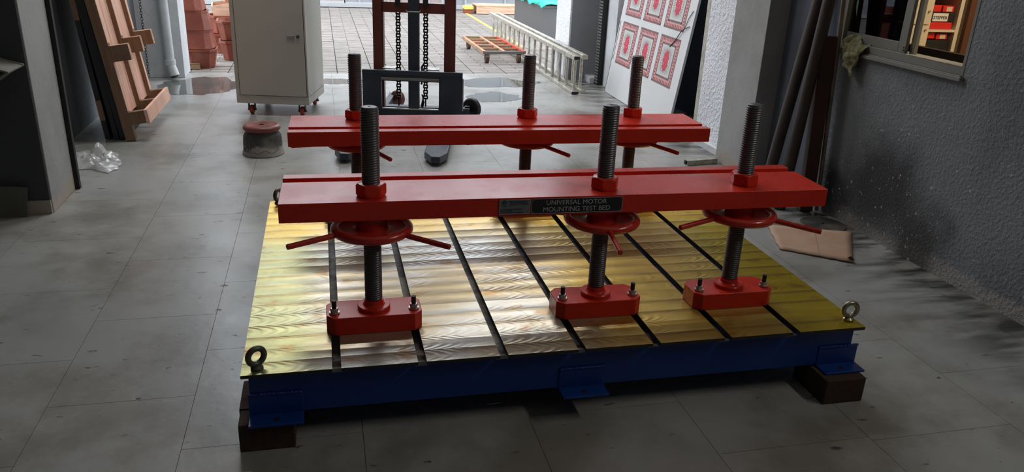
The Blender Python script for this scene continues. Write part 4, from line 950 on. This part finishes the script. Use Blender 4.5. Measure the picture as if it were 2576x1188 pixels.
def case(x0, x1, y0, z0, z1, m, label, stick=None):
    t_ = thing('tool_case', label, 'tool case', (x0, y0, z0), 0, 'tool cases on the office rack')
    box('case_shell', m, 0, x1 - x0, 0, .2, 0, z1 - z0, t_, .006)
    if stick == 'label': box('paper_label', 'label', (x1 - x0) * .3, (x1 - x0) * .8, -.0015, 0, (z1 - z0) * .15, (z1 - z0) * .85, t_)
    return t_
case(4.05, 4.22, 2.42, .985, 1.030, 'toolred', 'long red tool case at the bottom of the office rack shelf')
k1 = case(4.05, 4.225, 2.42, 1.030, 1.092, 'toolblack', 'black tool case with white block lettering in the office rack')
wp = box('white_patch', 'white', .012, .125, -.0012, 0, .006, .056, k1)
text('lettering', 'STEPPER', .026, 'ink', wp, Matrix.Translation((.016, -.0014, .020)) @ FX, width=.105, bold=.0006)
case(4.055, 4.115, 2.42, 1.092, 1.135, 'toolred', 'small red case top left in the office rack'); case(4.125, 4.21, 2.42, 1.092, 1.132, 'toolred', 'red case with a paper label top right in the office rack', 'label')
case(4.05, 4.11, 2.42, .925, .968, 'toolred', 'small red case on the shadowed lower shelf'); case(4.12, 4.205, 2.42, .920, .960, 'toolred', 'red case with paper label on the shadowed lower shelf', 'label')
box('shelf_box', 'toolblack', 4.04, 4.23, 2.42, 2.7, .72, .92, sv)
tag(box('brown_panel', 'brown', 4.275, 4.75, 2.36, 2.39, 0, 2.1), 'red brown laminate panel standing beside the office rack', 'panel')
ct = B()
for i in range(24):
    ct.v += [(3.30 + .03 * math.sin(i * 1.5), 2.13 + i * .016, .3), (3.30 + .03 * math.sin(i * 1.5), 2.13 + i * .016, 2.2)]
for i in range(23): ct.f.append((2 * i, 2 * i + 2, 2 * i + 3, 2 * i + 1))
co = ct.ob('dark_curtain', 'dark', ang=180); co.modifiers.new('t', 'SOLIDIFY').thickness = .004; tag(co, 'black curtain hanging inside the office window', 'curtain')
cbx = thing('orange_reflection', 'orange bars standing in for a reflection in the left window pane', 'case')  # added bars imitate the orange reflection in the glass
for q in ((3.38, 3.42, 1.955, 1.97, 1.14, 1.5), (3.38, 3.42, 2.11, 2.125, 1.14, 1.5), (3.38, 3.42, 1.955, 2.125, 1.125, 1.14), (3.38, 3.42, 2.04, 2.06, 1.14, 1.5)): box('reflection_bar', mat('orange_reflection_tone', (.55, .26, .07), .5) if 'orange_reflection_tone' not in bpy.data.materials else bpy.data.materials['orange_reflection_tone'], *q, cbx)
box('reflection_stand', 'darkbrown', 3.38, 3.46, 1.95, 2.125, 0, 1.125, cbx)
# rag over the sill
rg = B(); n1, n2 = 22, 20
for i in range(n1 + 1):
    for j in range(n2 + 1):
        s, t_ = i / n1, j / n2
        v = Vector((s * 4, t_ * 5, 2)); fold = .022 * N.noise(v) + .012 * N.noise(v * 2.6)
        wdt = .075 - .012 * t_ + .012 * math.sin(t_ * 6)
        y = 1.752 - (s - .5) * 2 * wdt + .018 * N.noise(Vector((t_ * 4, s, 7))) 
        zt = .992 - .165 * t_ + .02 * math.sin(s * 5 + .6) + .012 * N.noise(v * 1.4)
        x = 3.036 - .012 * math.sin(t_ * 3) + fold - .01 * math.cos(s * 9 + t_ * 4)
        if t_ < .15: x += .05 * (1 - t_ / .15)
        rg.v.append((min(x, 3.064) if t_ > .3 else x, y, zt))
for i in range(n1):
    for j in range(n2): rg.f.append((i * (n2 + 1) + j, (i + 1) * (n2 + 1) + j, (i + 1) * (n2 + 1) + j + 1, i * (n2 + 1) + j + 1))
ro = rg.ob('cloth_rag', 'rag', ang=180); ro.modifiers.new('t', 'SOLIDIFY').thickness = .006; ro.modifiers.new('s', 'SUBSURF').render_levels = 1
tag(ro, 'crumpled olive rag draped over the window sill', 'cloth')

# ------------------------------------------------------------------ rain puddles at the threshold
def puddle(cx, cy, rx, ry, seed, label):
    pts_ = []; rnd = Vector((seed * 1.3, seed * .7, 0))
    for k in range(72):
        a = 2 * PI * k / 72; q = 1 + .38 * N.noise(Vector((math.cos(a) * 1.6, math.sin(a) * 1.6, 0)) + rnd) + .16 * N.noise(Vector((math.cos(a) * 5, math.sin(a) * 5, 2)) + rnd)
        pts_.append((cx + rx * q * math.cos(a), cy + ry * q * math.sin(a)))
    tag(B().prism(pts_, .0002, .0016).ob('puddle', 'wet', smooth=False), label, 'puddle', 'rain puddles on the floor at the opening')
puddle(1.95, 5.92, .48, .26, 1, 'larger rain puddle by the opening right of the stacker')
puddle(1.80, 5.18, .25, .24, 4, 'smaller rain puddle nearer the red beam right of the stacker')
puddle(-.86, 5.75, .38, .45, 9, 'rain puddle at the foot of the left portal downpipe')
puddle(.40, 6.0, .22, .16, 6, 'small rain puddle between the cabinet and the stacker')

# ------------------------------------------------------------------ tube lights added as fill on the ceiling and right wall (outside the frame)
e2 = bpy.data.materials.new('fill_tube_glow'); e2.use_nodes = True
_b = e2.node_tree.nodes['Principled BSDF']; _b.inputs['Emission Color'].default_value = (1, .95, .88, 1); _b.inputs['Emission Strength'].default_value = 8
def tube(loc, rot, label, power, col):
    t_ = thing('fill_tube_light', label, 'lamp', loc); t_.rotation_euler = rot
    box('batten', 'white', -.6, .6, -.035, .035, .03, .08, t_)
    B().cyl((-.58, 0, 0), (.58, 0, 0), .014, 12).ob('tube', e2, t_)
    a = area('fill_tube_lamp', (0, 0, -.03), (0, 0, 0), 1.16, .05, power, col); a.parent = t_
tube((.0, 3.9, 4.0), (0, 0, 0), 'added fill tube light on the ceiling above the clay pot', CEIL_W, (1, .97, .93))
tube((2.0, 3.7, 4.0), (0, 0, 0), 'added fill tube light on the ceiling above the right end of the far beam', CEIL_W, (1, .97, .93))
tube((2.985, -1.0, 2.3), (PI / 2, 0, PI / 2), 'added fill tube light on the right wall beside the camera', WALL_W, (1, .93, .82))
